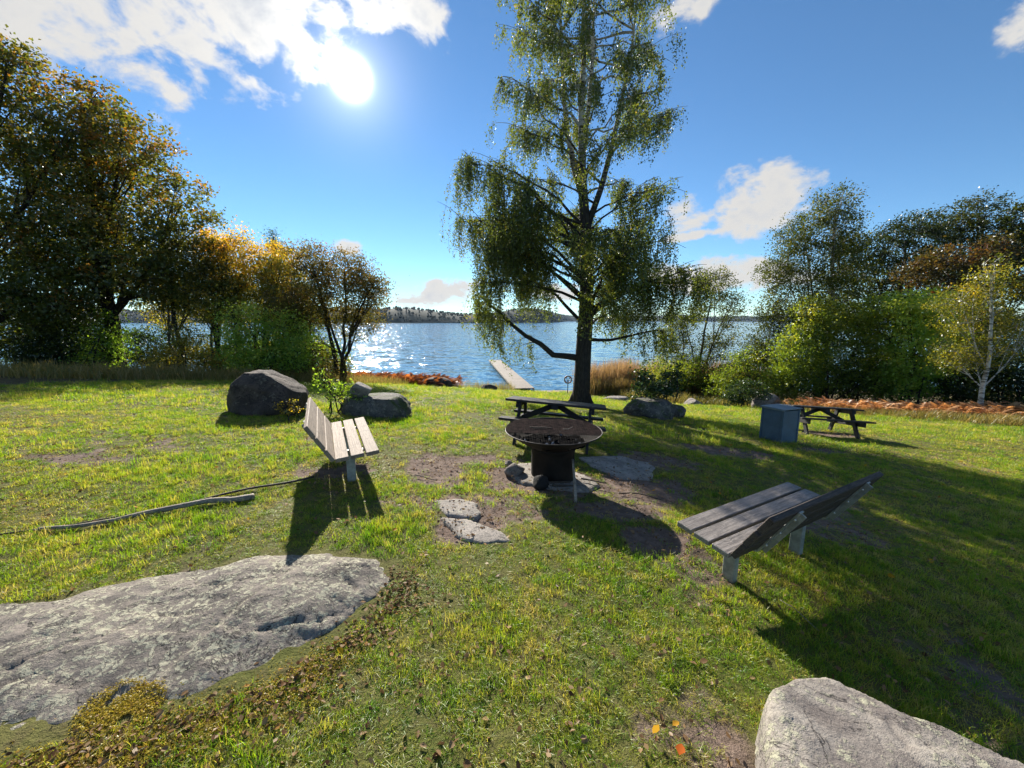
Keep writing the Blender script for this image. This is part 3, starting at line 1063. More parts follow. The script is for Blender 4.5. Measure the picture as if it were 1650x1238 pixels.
# grate: slightly tilted strip of bars across the bowl
grate = thing('grate', 'x', 'x')
for kk in ('label', 'category'):
    del grate[kk]
grate.parent = fire
grate.location = (0, .04, .762)
grate.rotation_euler = (R(1.5), R(1.0), R(-3))
for k in range(30):
    y = -.24 + k * .030
    if y > .40:
        break
    hw = math.sqrt(max(0, .60 ** 2 - (y + .05) ** 2))
    vv, qq = tubes([[(-hw, y, 0), (hw, y, 0)]], [[.005, .005]], 5)
    mesh_np('grate_bar', vv, qq, None, M_GRATE, grate)
for k in range(44):
    x_ = -.58 + k * .031
    if x_ > .59:
        break
    y0, y1 = -.242, .405
    lim = math.sqrt(max(0, .598 ** 2 - x_ ** 2))
    y0, y1 = max(y0, -lim - .05), min(y1, lim - .05)
    if y1 - y0 < .05:
        continue
    vv, qq = tubes([[(x_, y0, -.008), (x_, y1, -.008)]], [[.0062, .0062]], 5)
    mesh_np('cross_bar', vv, qq, None, M_GRATE, grate)


def stick(name, label, pts, r0, r1, mat, K=14, wob=.02, seed=1, cat='stick', group=None):
    pts = np.array(pts, float)
    tt = np.linspace(0, len(pts) - 1, K)
    P = np.stack([np.interp(tt, np.arange(len(pts)), pts[:, c]) for c in range(3)], -1)
    # round the corners off, then let it wander
    for _ in range(2):
        P[1:-1] = (P[:-2] + 2 * P[1:-1] + P[2:]) / 4
    P += wob * np.stack([fbm(np.stack([tt * 1.1 + 9 * c, tt * 0 + seed, tt * 0], -1), 3, seed + c) for c in range(3)], -1) * [1, 1, .4]
    rad = np.interp(np.arange(K), [0, K - 1], [r0, r1]) * (1 + .18 * fbm(np.stack([tt * 2, tt * 0, tt * 0 + seed], -1), 2, seed))
    c0 = P.mean(0)
    v, q = tubes([P - c0], [rad], 7)
    n = len(v)
    v = np.concatenate([v, [(P - c0)[0], (P - c0)[-1]]])
    t_ = [[(k + 1) % 7, k, n] for k in range(7)] + [[n - 7 + k, n - 7 + (k + 1) % 7, n + 1] for k in range(7)]
    o = mesh_np(name, v, q, t_, mat, smooth=True)
    o.location = c0
    return tag(o, label, cat, group)


gz = FZ + .772 * .91
stick('grill_stick', 'longer charred stick lying on the left of the grill grate', [(FX - .32, FY + .02, gz + .004), (FX - .08, FY + .03, gz + .004)], .008, .006, M_TWIG, 8, .008, 3)
stick('grill_stick', 'thin charred stick lying in front of the longer one on the grate', [(FX - .28, FY - .04, gz + .002), (FX - .02, FY - .01, gz + .003)], .006, .005, M_TWIG, 8, .008, 4)
stick('grill_stick', 'short pale skewer lying crooked on the right of the grate', [(FX + .12, FY - .06, gz + .002), (FX + .20, FY - .06, gz + .004), (FX + .26, FY + .03, gz + .004)], .0045, .0035, M_STICK, 9, .004, 5)
stick('leaning_stick', 'pale barked stick leaning against the front of the fire pit drum', [(.735, 4.18, tz(.735, 4.18) + .01), (.76, 4.42, .13), (.775, 4.70, .30)], .020, .014, M_STICK, 12, .02, 6)
stick('kindling', 'sooty stick at the front foot of the fire pit, lower one', [(.50, 4.50, tz(.5, 4.5) + .06), (.80, 4.58, tz(.8, 4.5) + .05)], .016, .010, M_TWIG, 9, .02, 7)
stick('kindling', 'sooty stick at the front foot of the fire pit, upper one', [(.46, 4.56, tz(.5, 4.5) + .07), (.74, 4.64, tz(.8, 4.5) + .08)], .014, .010, M_TWIG, 9, .02, 8)
stick('kindling', 'twig lying on the hearth slab right of the fire pit', [(.93, 4.90, tz(.9, 4.9) + .05), (1.25, 4.80, tz(1.2, 4.8) + .05)], .012, .008, M_TWIG, 9, .02, 9)


def on_ground(pts, lift=.02):
    return [(x, y, tz(x, y) + lift + (z if z else 0)) for x, y, z in pts]


stick('fallen_branch', 'long pale bare branch lying across the left lawn', on_ground([(-4.05, 3.02, 0), (-3.75, 3.16, 0), (-3.5, 3.38, 0.01), (-3.15, 3.62, .01), (-2.95, 3.70, 0), (-2.75, 3.84, 0)], .03), .015, .033, M_STICK, 26, .05, 11, 'branch')
stick('fallen_branch', 'thin dark branch running from the pale one to the left bench', on_ground([(-4.5, 2.85, 0), (-3.9, 3.2, 0), (-3.3, 3.66, 0), (-2.85, 4.02, 0.01), (-2.4, 4.42, .02)], .02), .008, .014, M_TWIG, 26, .04, 12, 'branch')
stick('fallen_twig', 'thin twig on the bare earth by the left bench', on_ground([(-1.25, 4.75, 0), (-.95, 4.62, 0)], .012), .007, .005, M_TWIG, 9, .02, 13, 'twig')
stick('fallen_twig', 'bent twig on the bare earth right of the fire pit', on_ground([(1.35, 4.62, 0), (1.62, 4.66, 0), (1.85, 4.52, 0)], .015), .010, .006, M_TWIG, 10, .03, 14, 'twig')
stick('fallen_twig', 'curved pale grass stalk behind the right bench leg', on_ground([(2.10, 2.70, 0.03), (2.14, 2.6, .05), (2.22, 2.45, 0)], .012), .003, .002, M_STICK, 10, .02, 15, 'twig')

# ------------------------------------------------------------------ litter bin
bx, by = 6.46, 9.01
bin_ = thing('litter_bin', 'blue-grey square litter bin with sloping lid on the right lawn', 'bin', (bx, by, tz(bx, by) - .03), math.atan2(.66, -.75) + math.pi - R(29))
bin_.rotation_euler = (R(-1.5), R(-1.5), math.atan2(.66, -.75) + math.pi - R(29))
for sx, sy, nm in ((0, -1, 0), (0, 1, 0), (-1, 0, 1), (1, 0, 1)):
    if nm == 0:
        box_obj('panel', (.50, .018, .80), (0, sy * .255, .42), (0, 0, 0), M_BIN, bin_, .003)
    else:
        box_obj('panel', (.018, .50, .80), (sx * .255, 0, .42), (0, 0, 0), M_BIN, bin_, .003)
for sx in (-1, 1):
    for sy in (-1, 1):
        box_obj('corner_post', (.045, .045, .84), (sx * .255, sy * .255, .42), (0, 0, 0), M_BIN, bin_, .004)
bm = bmesh.new()
add_box(bm, (.60, .60, .022), (0, 0, .862), (R(1.5), 0, 0), .004)
lid = bm_obj('lid', bm, M_BIN_LID, bin_)
box_obj('door_seam', (.40, .006, .62), (0, -.2645, .43), (0, 0, 0), M_BIN, bin_, .002)
box_obj('base_frame', (.54, .54, .05), (0, 0, .012), (0, 0, 0), M_POST, bin_, .004)
box_obj('lid_lip', (.60, .012, .035), (0, -.30, .838), (0, 0, 0), M_BIN_LID, lid, .002)
box_obj('lid_lip', (.012, .58, .035), (-.30, 0, .838), (0, 0, 0), M_BIN_LID, lid, .002)

# ------------------------------------------------------------------ life buoy and jetty
lx, ly = 4.85, 33.0
lb = thing('life_buoy', 'round life buoy on a thin post by the shore', 'life buoy', (lx, ly, tz(lx, ly)))
vv, qq = tubes([[(0, 0, -.3), (0, 0, 1.02)]], [[.035, .035]], 8)
mesh_np('post', vv, qq, None, M_POST, lb)
a = np.linspace(0, 2 * np.pi, 33)
P = np.stack([.30 * np.cos(a), np.full(33, -.06), 1.25 + .30 * np.sin(a)], -1)
vv, qq = tubes([P], [np.full(33, .068)], 8)
ring = mesh_np('ring', vv, qq, None, M_BUOY, lb, True)
for k in range(4):
    aa = np.linspace(-.12, .12, 5) + k * math.pi / 2 + math.pi / 4
    P = np.stack([.30 * np.cos(aa), np.full(5, -.06), 1.25 + .30 * np.sin(aa)], -1)
    vv, qq = tubes([P], [np.full(5, .074)], 8)
    mesh_np('band', vv, qq, None, M_BUOY_B, ring, True)
vv, qq = tubes([[(-.16, -.05, 1.50), (0, -.05, 1.02)], [(.16, -.05, 1.50), (0, -.05, 1.02)]], [[.03, .03]] * 2, 6)
mesh_np('bracket', vv, qq, None, M_POST, lb)

A_, B_ = np.array([1.22, 37.6]), np.array([-2.95, 65.5])
ax_ = (B_ - A_) / np.linalg.norm(B_ - A_)
Ld = float(np.linalg.norm(B_ - A_))
dock = thing('jetty', 'long narrow wooden bathing jetty running out into the lake', 'jetty', (A_[0], A_[1], LAKE_Z), math.atan2(ax_[1], ax_[0]))
acc = Acc()
nplank = int(Ld / .145)
bm = bmesh.new()
add_box(bm, (.13, 2.0, .04), bev=0)
me_pl = bpy.data.meshes.new('deck_plank')
bm.to_mesh(me_pl)
bm.free()
me_pl.materials.append(M_DOCK)
for k in range(nplank):
    o = bpy.data.objects.new('deck_plank', me_pl)
    COL.objects.link(o)
    o.parent = dock
    o.location = (.07 + k * .145, random.uniform(-.012, .012), .40 + random.uniform(-.004, .004))
for s in (-1, 1):
    box_obj('edge_beam', (Ld, .09, .18), (Ld / 2, s * .985, .285), (0, 0, 0), M_DOCK, dock, .01)
    for k in range(7):
        vv, qq = tubes([[(1.5 + k * 4.1, s * .85, -1.8), (1.5 + k * 4.1, s * .85, .37)]], [[.08, .08]], 8)
        mesh_np('pile', vv, qq, None, M_DOCK, dock, True)
for yy, hh in ((-.45, 1.0), (.15, 1.15), (-.95, 2.3)):
    vv, qq = tubes([[(Ld - .1, yy, .3), (Ld - .1, yy, .42 + hh)]], [[.03, .03]], 6)
    mesh_np('ladder_rail', vv, qq, None, M_GALV, dock, True)

# ------------------------------------------------------------------ trees
PAL = {
    'birch': [(0, (.030, .046, .010)), (.45, (.052, .072, .014)), (.8, (.085, .090, .018)), (1, (.15, .105, .020))],
    'oak_rust': [(0, (.026, .040, .009)), (.45, (.055, .066, .013)), (.75, (.11, .078, .015)), (1, (.17, .068, .014))],
    'oak_dark': [(0, (.013, .022, .005)), (.6, (.026, .038, .008)), (1, (.055, .058, .012))],
    'olive': [(0, (.032, .042, .010)), (.6, (.070, .075, .016)), (1, (.13, .105, .020))],
    'gold': [(0, (.050, .064, .012)), (.4, (.10, .095, .014)), (.7, (.20, .135, .014)), (1, (.27, .145, .014))],
    'yellow': [(0, (.050, .068, .012)), (.5, (.12, .115, .016)), (1, (.26, .17, .018))],
    'rowan': [(0, (.034, .042, .011)), (.5, (.070, .062, .015)), (.8, (.105, .065, .017)), (1, (.15, .065, .017))],
    'bright': [(0, (.045, .085, .012)), (.6, (.080, .125, .018)), (1, (.14, .15, .024))],
    'hazel': [(0, (.034, .060, .009)), (.5, (.075, .108, .012)), (1, (.17, .165, .018))],
    'red': [(0, (.030, .034, .012)), (.45, (.058, .042, .014)), (.75, (.085, .038, .014)), (1, (.12, .030, .016))],
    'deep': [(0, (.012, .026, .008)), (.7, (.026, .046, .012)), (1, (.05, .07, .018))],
    'pine': [(0, (.020, .040, .022)), (1, (.040, .065, .034))],
    'glossy': [(0, (.012, .026, .008)), (.7, (.026, .045, .014)), (1, (.06, .075, .03))],
}
LEAF = {k: leaf_mat('leaf_' + k, v, gain={'oak_dark': 1.3, 'deep': 1.4, 'red': 1.5, 'hazel': 2.4, 'bright': 3.2, 'gold': 2.8, 'yellow': 2.1, 'oak_rust': 2.1, 'olive': 2.0, 'rowan': 1.9}.get(k, 1.75)) for k, v in PAL.items()}
LEAF['birch'] = leaf_mat('leaf_birch2', PAL['birch'], .58, .04, gain=2.1)
LEAF['glossy'] = leaf_mat('leaf_glossy2', PAL['glossy'], .35, .035, gain=1.8)
LEAF['airy'] = leaf_mat('leaf_airy', [(0, (.026, .038, .008)), (.5, (.050, .062, .012)), (1, (.12, .10, .018))], .55, .02, gain=1.7)


def ball(n, shell=.45):
    d = unit(rng.normal(size=(n, 3)))
    r = rng.random(n) ** shell
    return d * r[:, None]


def make_tree(name, label, base, lobes, pal, cat='tree', leaf=.11, cover=2.3, r0=.16, stems=1, bark=None, shade=0.0, top=0.0, lean=0.0, group=None, csize=.30, limb_z=.5, aspect=.62, seed=None, ydepth=.9):
    """lobes: (dx, z, rx, rz) in metres from the foot of the tree"""
    global rng
    keep = rng
    rng = np.random.default_rng(zlib.crc32(label.encode()) % 99991 if seed is None else seed)
    z0 = tz(*base)
    root = thing(name, label, cat, (base[0], base[1], z0), 0, group)
    bark = bark or M_BARK
    L = np.array(lobes, float)
    nl = len(L)
    dy = rng.uniform(-.55, .55, nl) * L[:, 2]
    C = np.stack([L[:, 0], dy, L[:, 1]], -1)
    rad = np.stack([L[:, 2], L[:, 2] * ydepth, L[:, 3]], -1)
    acc = Acc()
    # stems
    K = 9
    topi = int(np.argmax(C[:, 2]))
    heads = [C[topi] * [.85, .85, 1.0]]
    order = np.argsort(-C[:, 2])
    for s in range(1, stems):
        heads.append(C[order[s % nl]] * [1, 1, 1.05])
    stem_lines = []
    for s, hd in enumerate(heads):
        foot = np.array([0, 0, -.25]) + (rng.normal(size=3) * [.22, .22, 0] if s else 0)
        mid = (foot + hd) / 2 + rng.normal(size=3) * [.22, .22, 0] - (hd - foot) * [.25, .25, 0]
        P = bez([foot], [mid], [hd], K)[0]
        P[1:-1] += rng.normal(size=(K - 2, 3)) * [.05, .05, 0]
        tt = np.linspace(0, 1, K)
        rs = r0 * (1 if s == 0 else rng.uniform(.55, .85)) * (1 - .82 * tt) + .01
        rs[0] *= 1.35
        stem_lines.append(P)
        v, q = tubes([P], [rs], 8)
        acc.add(v, q)
    SP = np.concatenate(stem_lines)
    # limbs to each lobe, then boughs inside it
    for k in range(nl):
        z_at = C[k, 2] * limb_z + rng.uniform(-.1, .1) * C[k, 2]
        A = SP[np.argmin(np.abs(SP[:, 2] - z_at) + .3 * np.linalg.norm(SP[:, :2] - C[k, :2], axis=1))]
        Cc = (A + C[k]) / 2 + [0, 0, -.12 * np.linalg.norm(C[k] - A)]
        P = bez([A], [Cc], [C[k]], 7)
        rl = r0 * .34
        v, q = tubes(P, [np.linspace(rl, rl * .35, 7)], 6)
        acc.add(v, q)
        nb = 9
        ends = C[k] + ball(nb, .25) * rad[k] * .8
        st = P[0][rng.integers(2, 7, nb)]
        v, q = tubes(bez(st, (st + ends) / 2 + rng.normal(size=(nb, 3)) * .12, ends, 5), np.repeat(np.linspace(rl * .4, .012, 5)[None], nb, 0), 4)
        acc.add(v, q)
        nodes = np.concatenate([P[0][3:], ends])
        area = np.pi * rad[k, 0] * rad[k, 2]
        nleaf = int(area * cover / (leaf * leaf * aspect * .5) * 1.15)
        ncl = max(10, int(nleaf / 42))
        cc = C[k] + ball(ncl, .42) * rad[k]
        near = nodes[np.argmin(((cc[:, None] - nodes[None]) ** 2).sum(-1), 1)]
        nt = min(ncl, 90)
        v, q = tubes(bez(near[:nt], (near[:nt] + cc[:nt]) / 2 + [0, 0, .05], cc[:nt], 4), np.repeat(np.array([[.011, .009, .007, .004]]), nt, 0), 3)
        acc.add(v, q)
        own = rng.integers(0, ncl, nleaf)
        cs = csize * rng.uniform(.6, 1.25, ncl)[own]
        P_ = cc[own] + rng.normal(size=(nleaf, 3)) * cs[:, None] * [1, 1, .62]
        if k == 0:
            LP, LT = [], []
        LP.append(P_)
        LT.append(np.full(nleaf, 0.0) + rng.normal(size=ncl)[own] * .20)
    acc.obj('trunk', bark, root, True)
    LP = np.concatenate(LP)
    LT = np.concatenate(LT)
    okm = LP[:, 2] > .05
    LP, LT = LP[okm], LT[okm]
    n = len(LP)
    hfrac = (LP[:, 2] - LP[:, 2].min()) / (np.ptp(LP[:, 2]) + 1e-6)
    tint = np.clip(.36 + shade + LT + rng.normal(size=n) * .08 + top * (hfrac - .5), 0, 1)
    s = leaf * rng.uniform(.65, 1.3, n)
    v, q = leaf_cards(LP, s, s * aspect, .55, .35)
    mesh_np('crown', v, q, None, LEAF[pal] if isinstance(pal, str) else pal, root, False, {'tint': np.repeat(tint, 4)})
    rng = keep
    return root


GW = 'woodland trees on the left'
GR = 'woodland trees on the right'
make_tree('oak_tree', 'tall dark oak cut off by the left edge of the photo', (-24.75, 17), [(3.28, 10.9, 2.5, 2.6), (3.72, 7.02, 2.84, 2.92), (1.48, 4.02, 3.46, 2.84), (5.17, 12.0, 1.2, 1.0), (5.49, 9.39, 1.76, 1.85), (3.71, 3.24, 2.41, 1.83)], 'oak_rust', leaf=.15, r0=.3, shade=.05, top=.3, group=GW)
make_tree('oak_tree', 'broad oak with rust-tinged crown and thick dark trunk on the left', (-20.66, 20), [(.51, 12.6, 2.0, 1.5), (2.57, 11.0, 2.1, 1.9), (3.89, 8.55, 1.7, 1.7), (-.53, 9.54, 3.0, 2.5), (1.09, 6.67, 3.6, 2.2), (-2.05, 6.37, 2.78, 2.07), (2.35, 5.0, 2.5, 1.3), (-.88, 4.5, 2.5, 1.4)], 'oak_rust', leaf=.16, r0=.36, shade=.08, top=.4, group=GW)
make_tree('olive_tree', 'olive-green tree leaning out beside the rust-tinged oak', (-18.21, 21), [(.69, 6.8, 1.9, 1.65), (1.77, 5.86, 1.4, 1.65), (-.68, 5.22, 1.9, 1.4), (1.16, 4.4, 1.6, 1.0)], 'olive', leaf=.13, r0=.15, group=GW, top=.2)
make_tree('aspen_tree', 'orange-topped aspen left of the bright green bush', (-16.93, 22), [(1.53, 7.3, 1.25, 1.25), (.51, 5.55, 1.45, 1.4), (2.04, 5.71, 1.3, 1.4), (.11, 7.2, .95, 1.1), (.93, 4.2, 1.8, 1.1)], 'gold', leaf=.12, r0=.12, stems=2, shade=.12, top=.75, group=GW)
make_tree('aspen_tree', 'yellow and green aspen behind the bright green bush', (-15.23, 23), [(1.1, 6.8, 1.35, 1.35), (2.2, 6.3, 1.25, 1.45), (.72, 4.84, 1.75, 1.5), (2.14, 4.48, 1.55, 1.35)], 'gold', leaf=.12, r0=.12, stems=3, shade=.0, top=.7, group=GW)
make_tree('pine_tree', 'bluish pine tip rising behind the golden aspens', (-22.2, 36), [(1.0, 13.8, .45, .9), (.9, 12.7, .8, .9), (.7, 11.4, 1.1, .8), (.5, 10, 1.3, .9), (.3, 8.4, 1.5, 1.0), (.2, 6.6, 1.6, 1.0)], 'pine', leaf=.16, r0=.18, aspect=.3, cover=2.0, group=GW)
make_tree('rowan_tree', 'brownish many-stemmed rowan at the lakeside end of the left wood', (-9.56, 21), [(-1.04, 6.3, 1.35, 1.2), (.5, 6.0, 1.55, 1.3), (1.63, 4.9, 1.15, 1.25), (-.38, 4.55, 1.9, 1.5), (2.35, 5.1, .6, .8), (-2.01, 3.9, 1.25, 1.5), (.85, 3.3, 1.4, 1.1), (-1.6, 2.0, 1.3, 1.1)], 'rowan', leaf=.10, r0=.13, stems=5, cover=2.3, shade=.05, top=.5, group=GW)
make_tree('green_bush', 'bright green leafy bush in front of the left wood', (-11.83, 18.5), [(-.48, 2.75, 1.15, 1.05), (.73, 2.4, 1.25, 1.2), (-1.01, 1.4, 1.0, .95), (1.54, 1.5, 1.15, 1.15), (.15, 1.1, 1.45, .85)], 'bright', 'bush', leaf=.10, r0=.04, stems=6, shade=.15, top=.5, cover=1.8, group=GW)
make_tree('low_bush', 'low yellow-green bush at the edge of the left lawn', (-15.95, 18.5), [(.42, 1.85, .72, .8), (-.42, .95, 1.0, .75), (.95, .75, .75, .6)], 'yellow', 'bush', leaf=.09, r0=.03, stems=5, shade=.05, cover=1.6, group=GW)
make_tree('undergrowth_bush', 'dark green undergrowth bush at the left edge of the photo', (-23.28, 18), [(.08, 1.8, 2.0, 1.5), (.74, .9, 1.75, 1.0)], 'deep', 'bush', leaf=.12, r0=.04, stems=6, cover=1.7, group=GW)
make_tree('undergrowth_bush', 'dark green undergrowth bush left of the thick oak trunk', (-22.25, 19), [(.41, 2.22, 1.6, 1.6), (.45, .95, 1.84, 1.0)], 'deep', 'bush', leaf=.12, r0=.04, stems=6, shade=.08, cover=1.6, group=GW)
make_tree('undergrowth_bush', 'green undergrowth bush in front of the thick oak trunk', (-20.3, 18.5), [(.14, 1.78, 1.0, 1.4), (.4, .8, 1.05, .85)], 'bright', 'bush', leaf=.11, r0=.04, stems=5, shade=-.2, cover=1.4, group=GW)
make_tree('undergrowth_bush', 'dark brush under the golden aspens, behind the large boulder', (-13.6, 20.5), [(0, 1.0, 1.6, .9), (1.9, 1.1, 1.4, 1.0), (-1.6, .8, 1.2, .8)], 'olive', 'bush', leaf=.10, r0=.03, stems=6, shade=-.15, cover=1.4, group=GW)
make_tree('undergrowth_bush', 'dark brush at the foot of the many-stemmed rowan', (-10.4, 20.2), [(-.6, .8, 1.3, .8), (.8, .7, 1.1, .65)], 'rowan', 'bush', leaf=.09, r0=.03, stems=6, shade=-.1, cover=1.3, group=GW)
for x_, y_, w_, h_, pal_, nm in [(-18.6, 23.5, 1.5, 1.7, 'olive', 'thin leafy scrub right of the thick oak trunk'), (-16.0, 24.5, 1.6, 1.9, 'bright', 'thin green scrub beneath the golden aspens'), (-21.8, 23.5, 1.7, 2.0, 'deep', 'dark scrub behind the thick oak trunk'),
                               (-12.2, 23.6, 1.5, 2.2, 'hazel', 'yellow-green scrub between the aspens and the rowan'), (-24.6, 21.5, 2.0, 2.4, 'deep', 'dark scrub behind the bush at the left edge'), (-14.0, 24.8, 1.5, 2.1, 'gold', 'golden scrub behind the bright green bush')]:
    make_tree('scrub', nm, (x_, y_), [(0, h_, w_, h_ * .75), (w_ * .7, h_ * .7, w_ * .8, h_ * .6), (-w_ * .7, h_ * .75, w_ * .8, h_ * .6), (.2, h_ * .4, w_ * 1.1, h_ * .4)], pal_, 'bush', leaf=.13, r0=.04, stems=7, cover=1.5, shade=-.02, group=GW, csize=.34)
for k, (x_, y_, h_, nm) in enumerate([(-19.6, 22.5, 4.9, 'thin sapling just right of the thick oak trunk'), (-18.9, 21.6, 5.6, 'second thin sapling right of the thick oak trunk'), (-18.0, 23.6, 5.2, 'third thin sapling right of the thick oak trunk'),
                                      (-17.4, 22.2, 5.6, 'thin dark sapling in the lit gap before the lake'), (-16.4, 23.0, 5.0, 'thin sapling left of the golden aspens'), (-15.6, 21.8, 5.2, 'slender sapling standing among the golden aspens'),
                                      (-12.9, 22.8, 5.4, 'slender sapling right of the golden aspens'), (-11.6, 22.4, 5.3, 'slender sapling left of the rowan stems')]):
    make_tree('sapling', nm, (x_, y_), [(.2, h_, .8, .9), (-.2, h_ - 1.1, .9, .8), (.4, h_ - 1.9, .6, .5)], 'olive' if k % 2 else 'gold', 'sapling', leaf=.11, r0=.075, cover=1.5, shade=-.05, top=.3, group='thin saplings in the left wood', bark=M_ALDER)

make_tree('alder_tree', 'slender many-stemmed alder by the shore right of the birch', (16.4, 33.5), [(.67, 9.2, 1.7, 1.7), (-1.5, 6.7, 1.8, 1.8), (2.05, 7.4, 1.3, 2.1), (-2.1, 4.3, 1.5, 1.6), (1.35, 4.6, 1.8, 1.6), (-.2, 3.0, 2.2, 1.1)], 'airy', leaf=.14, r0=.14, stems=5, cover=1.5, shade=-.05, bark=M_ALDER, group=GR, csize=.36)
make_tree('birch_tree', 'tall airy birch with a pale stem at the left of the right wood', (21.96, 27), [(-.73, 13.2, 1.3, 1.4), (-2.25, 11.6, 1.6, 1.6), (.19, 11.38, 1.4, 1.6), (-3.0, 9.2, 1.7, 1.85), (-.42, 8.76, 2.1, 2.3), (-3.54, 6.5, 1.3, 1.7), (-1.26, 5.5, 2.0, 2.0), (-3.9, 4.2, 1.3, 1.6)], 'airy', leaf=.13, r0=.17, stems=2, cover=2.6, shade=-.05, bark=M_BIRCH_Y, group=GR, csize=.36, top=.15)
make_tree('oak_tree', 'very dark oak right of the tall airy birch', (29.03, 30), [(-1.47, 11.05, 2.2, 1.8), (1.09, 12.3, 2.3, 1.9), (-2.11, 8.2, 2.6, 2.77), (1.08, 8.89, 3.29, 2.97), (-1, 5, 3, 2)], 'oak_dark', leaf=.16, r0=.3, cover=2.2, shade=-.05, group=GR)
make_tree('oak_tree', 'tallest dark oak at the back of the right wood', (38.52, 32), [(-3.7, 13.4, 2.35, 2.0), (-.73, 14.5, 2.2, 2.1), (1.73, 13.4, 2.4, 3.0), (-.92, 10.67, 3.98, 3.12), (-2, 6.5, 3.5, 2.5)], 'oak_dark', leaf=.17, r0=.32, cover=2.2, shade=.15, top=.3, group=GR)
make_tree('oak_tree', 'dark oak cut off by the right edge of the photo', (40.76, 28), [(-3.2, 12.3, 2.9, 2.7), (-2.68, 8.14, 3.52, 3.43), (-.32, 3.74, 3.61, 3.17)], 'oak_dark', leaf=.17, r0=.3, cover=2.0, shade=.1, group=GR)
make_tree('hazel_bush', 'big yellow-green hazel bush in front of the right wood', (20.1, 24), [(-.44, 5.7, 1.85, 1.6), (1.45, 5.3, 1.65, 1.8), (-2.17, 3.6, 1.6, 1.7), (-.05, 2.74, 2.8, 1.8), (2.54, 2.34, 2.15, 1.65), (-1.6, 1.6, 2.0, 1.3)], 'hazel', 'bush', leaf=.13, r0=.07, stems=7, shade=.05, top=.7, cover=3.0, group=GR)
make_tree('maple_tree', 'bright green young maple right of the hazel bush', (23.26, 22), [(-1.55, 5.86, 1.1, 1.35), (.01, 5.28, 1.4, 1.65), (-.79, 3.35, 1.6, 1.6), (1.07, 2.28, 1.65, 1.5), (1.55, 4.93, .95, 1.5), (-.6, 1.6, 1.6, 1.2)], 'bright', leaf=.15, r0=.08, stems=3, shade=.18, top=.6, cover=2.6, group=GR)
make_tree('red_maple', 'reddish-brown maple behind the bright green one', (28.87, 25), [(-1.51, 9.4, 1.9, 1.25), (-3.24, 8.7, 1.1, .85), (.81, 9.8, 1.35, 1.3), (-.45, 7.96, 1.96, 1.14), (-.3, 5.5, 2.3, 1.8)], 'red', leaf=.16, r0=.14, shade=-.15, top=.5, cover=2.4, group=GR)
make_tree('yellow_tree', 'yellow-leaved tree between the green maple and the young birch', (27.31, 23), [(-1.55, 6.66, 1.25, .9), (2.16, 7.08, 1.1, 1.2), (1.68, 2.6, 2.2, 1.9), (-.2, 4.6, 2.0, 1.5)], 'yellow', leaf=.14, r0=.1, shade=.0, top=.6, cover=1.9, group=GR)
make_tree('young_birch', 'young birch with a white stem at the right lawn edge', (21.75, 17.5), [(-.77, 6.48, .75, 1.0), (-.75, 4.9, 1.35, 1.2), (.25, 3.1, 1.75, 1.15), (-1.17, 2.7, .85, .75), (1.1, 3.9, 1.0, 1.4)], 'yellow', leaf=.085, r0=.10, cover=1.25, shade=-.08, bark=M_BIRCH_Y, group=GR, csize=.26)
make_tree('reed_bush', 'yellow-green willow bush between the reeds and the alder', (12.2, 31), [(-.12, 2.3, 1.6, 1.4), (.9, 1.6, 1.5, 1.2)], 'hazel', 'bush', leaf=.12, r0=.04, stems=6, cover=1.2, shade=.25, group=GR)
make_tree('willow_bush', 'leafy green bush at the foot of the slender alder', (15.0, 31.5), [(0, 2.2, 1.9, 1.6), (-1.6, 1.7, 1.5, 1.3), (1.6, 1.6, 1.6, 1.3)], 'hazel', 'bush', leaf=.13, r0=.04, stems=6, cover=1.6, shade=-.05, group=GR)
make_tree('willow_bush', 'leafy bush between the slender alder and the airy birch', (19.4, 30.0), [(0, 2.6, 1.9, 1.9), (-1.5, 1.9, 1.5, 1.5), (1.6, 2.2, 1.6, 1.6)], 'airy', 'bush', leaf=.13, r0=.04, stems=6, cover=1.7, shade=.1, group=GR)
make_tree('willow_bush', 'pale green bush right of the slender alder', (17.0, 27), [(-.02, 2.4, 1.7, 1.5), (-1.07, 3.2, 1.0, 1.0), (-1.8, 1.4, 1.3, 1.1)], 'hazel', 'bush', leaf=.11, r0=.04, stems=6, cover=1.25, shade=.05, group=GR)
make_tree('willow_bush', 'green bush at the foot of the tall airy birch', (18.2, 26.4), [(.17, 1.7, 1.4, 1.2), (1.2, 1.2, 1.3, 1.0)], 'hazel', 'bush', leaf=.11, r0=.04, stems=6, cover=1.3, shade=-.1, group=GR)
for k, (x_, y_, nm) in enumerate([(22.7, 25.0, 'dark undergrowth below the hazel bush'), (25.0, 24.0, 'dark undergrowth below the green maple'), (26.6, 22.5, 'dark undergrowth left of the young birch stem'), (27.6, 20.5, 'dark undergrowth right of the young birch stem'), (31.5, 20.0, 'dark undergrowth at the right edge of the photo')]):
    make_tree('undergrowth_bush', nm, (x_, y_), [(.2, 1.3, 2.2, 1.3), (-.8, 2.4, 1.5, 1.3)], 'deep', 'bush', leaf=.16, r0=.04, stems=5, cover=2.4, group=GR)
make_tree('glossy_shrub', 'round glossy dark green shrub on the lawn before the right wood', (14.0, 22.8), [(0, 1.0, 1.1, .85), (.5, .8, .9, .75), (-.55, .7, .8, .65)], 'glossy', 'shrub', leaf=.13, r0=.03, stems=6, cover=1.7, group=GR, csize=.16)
make_tree('rock_shrub', 'dark leafy shrub growing over the moss-topped boulder', (4.75, 12.35), [(-.25, 1.05, .62, .42), (.40, .98, .6, .40), (.62, 1.4, .28, .32), (-.6, 1.3, .18, .34), (.0, .6, .8, .4)], 'glossy', 'shrub', leaf=.10, r0=.018, stems=7, cover=2.4, csize=.12)
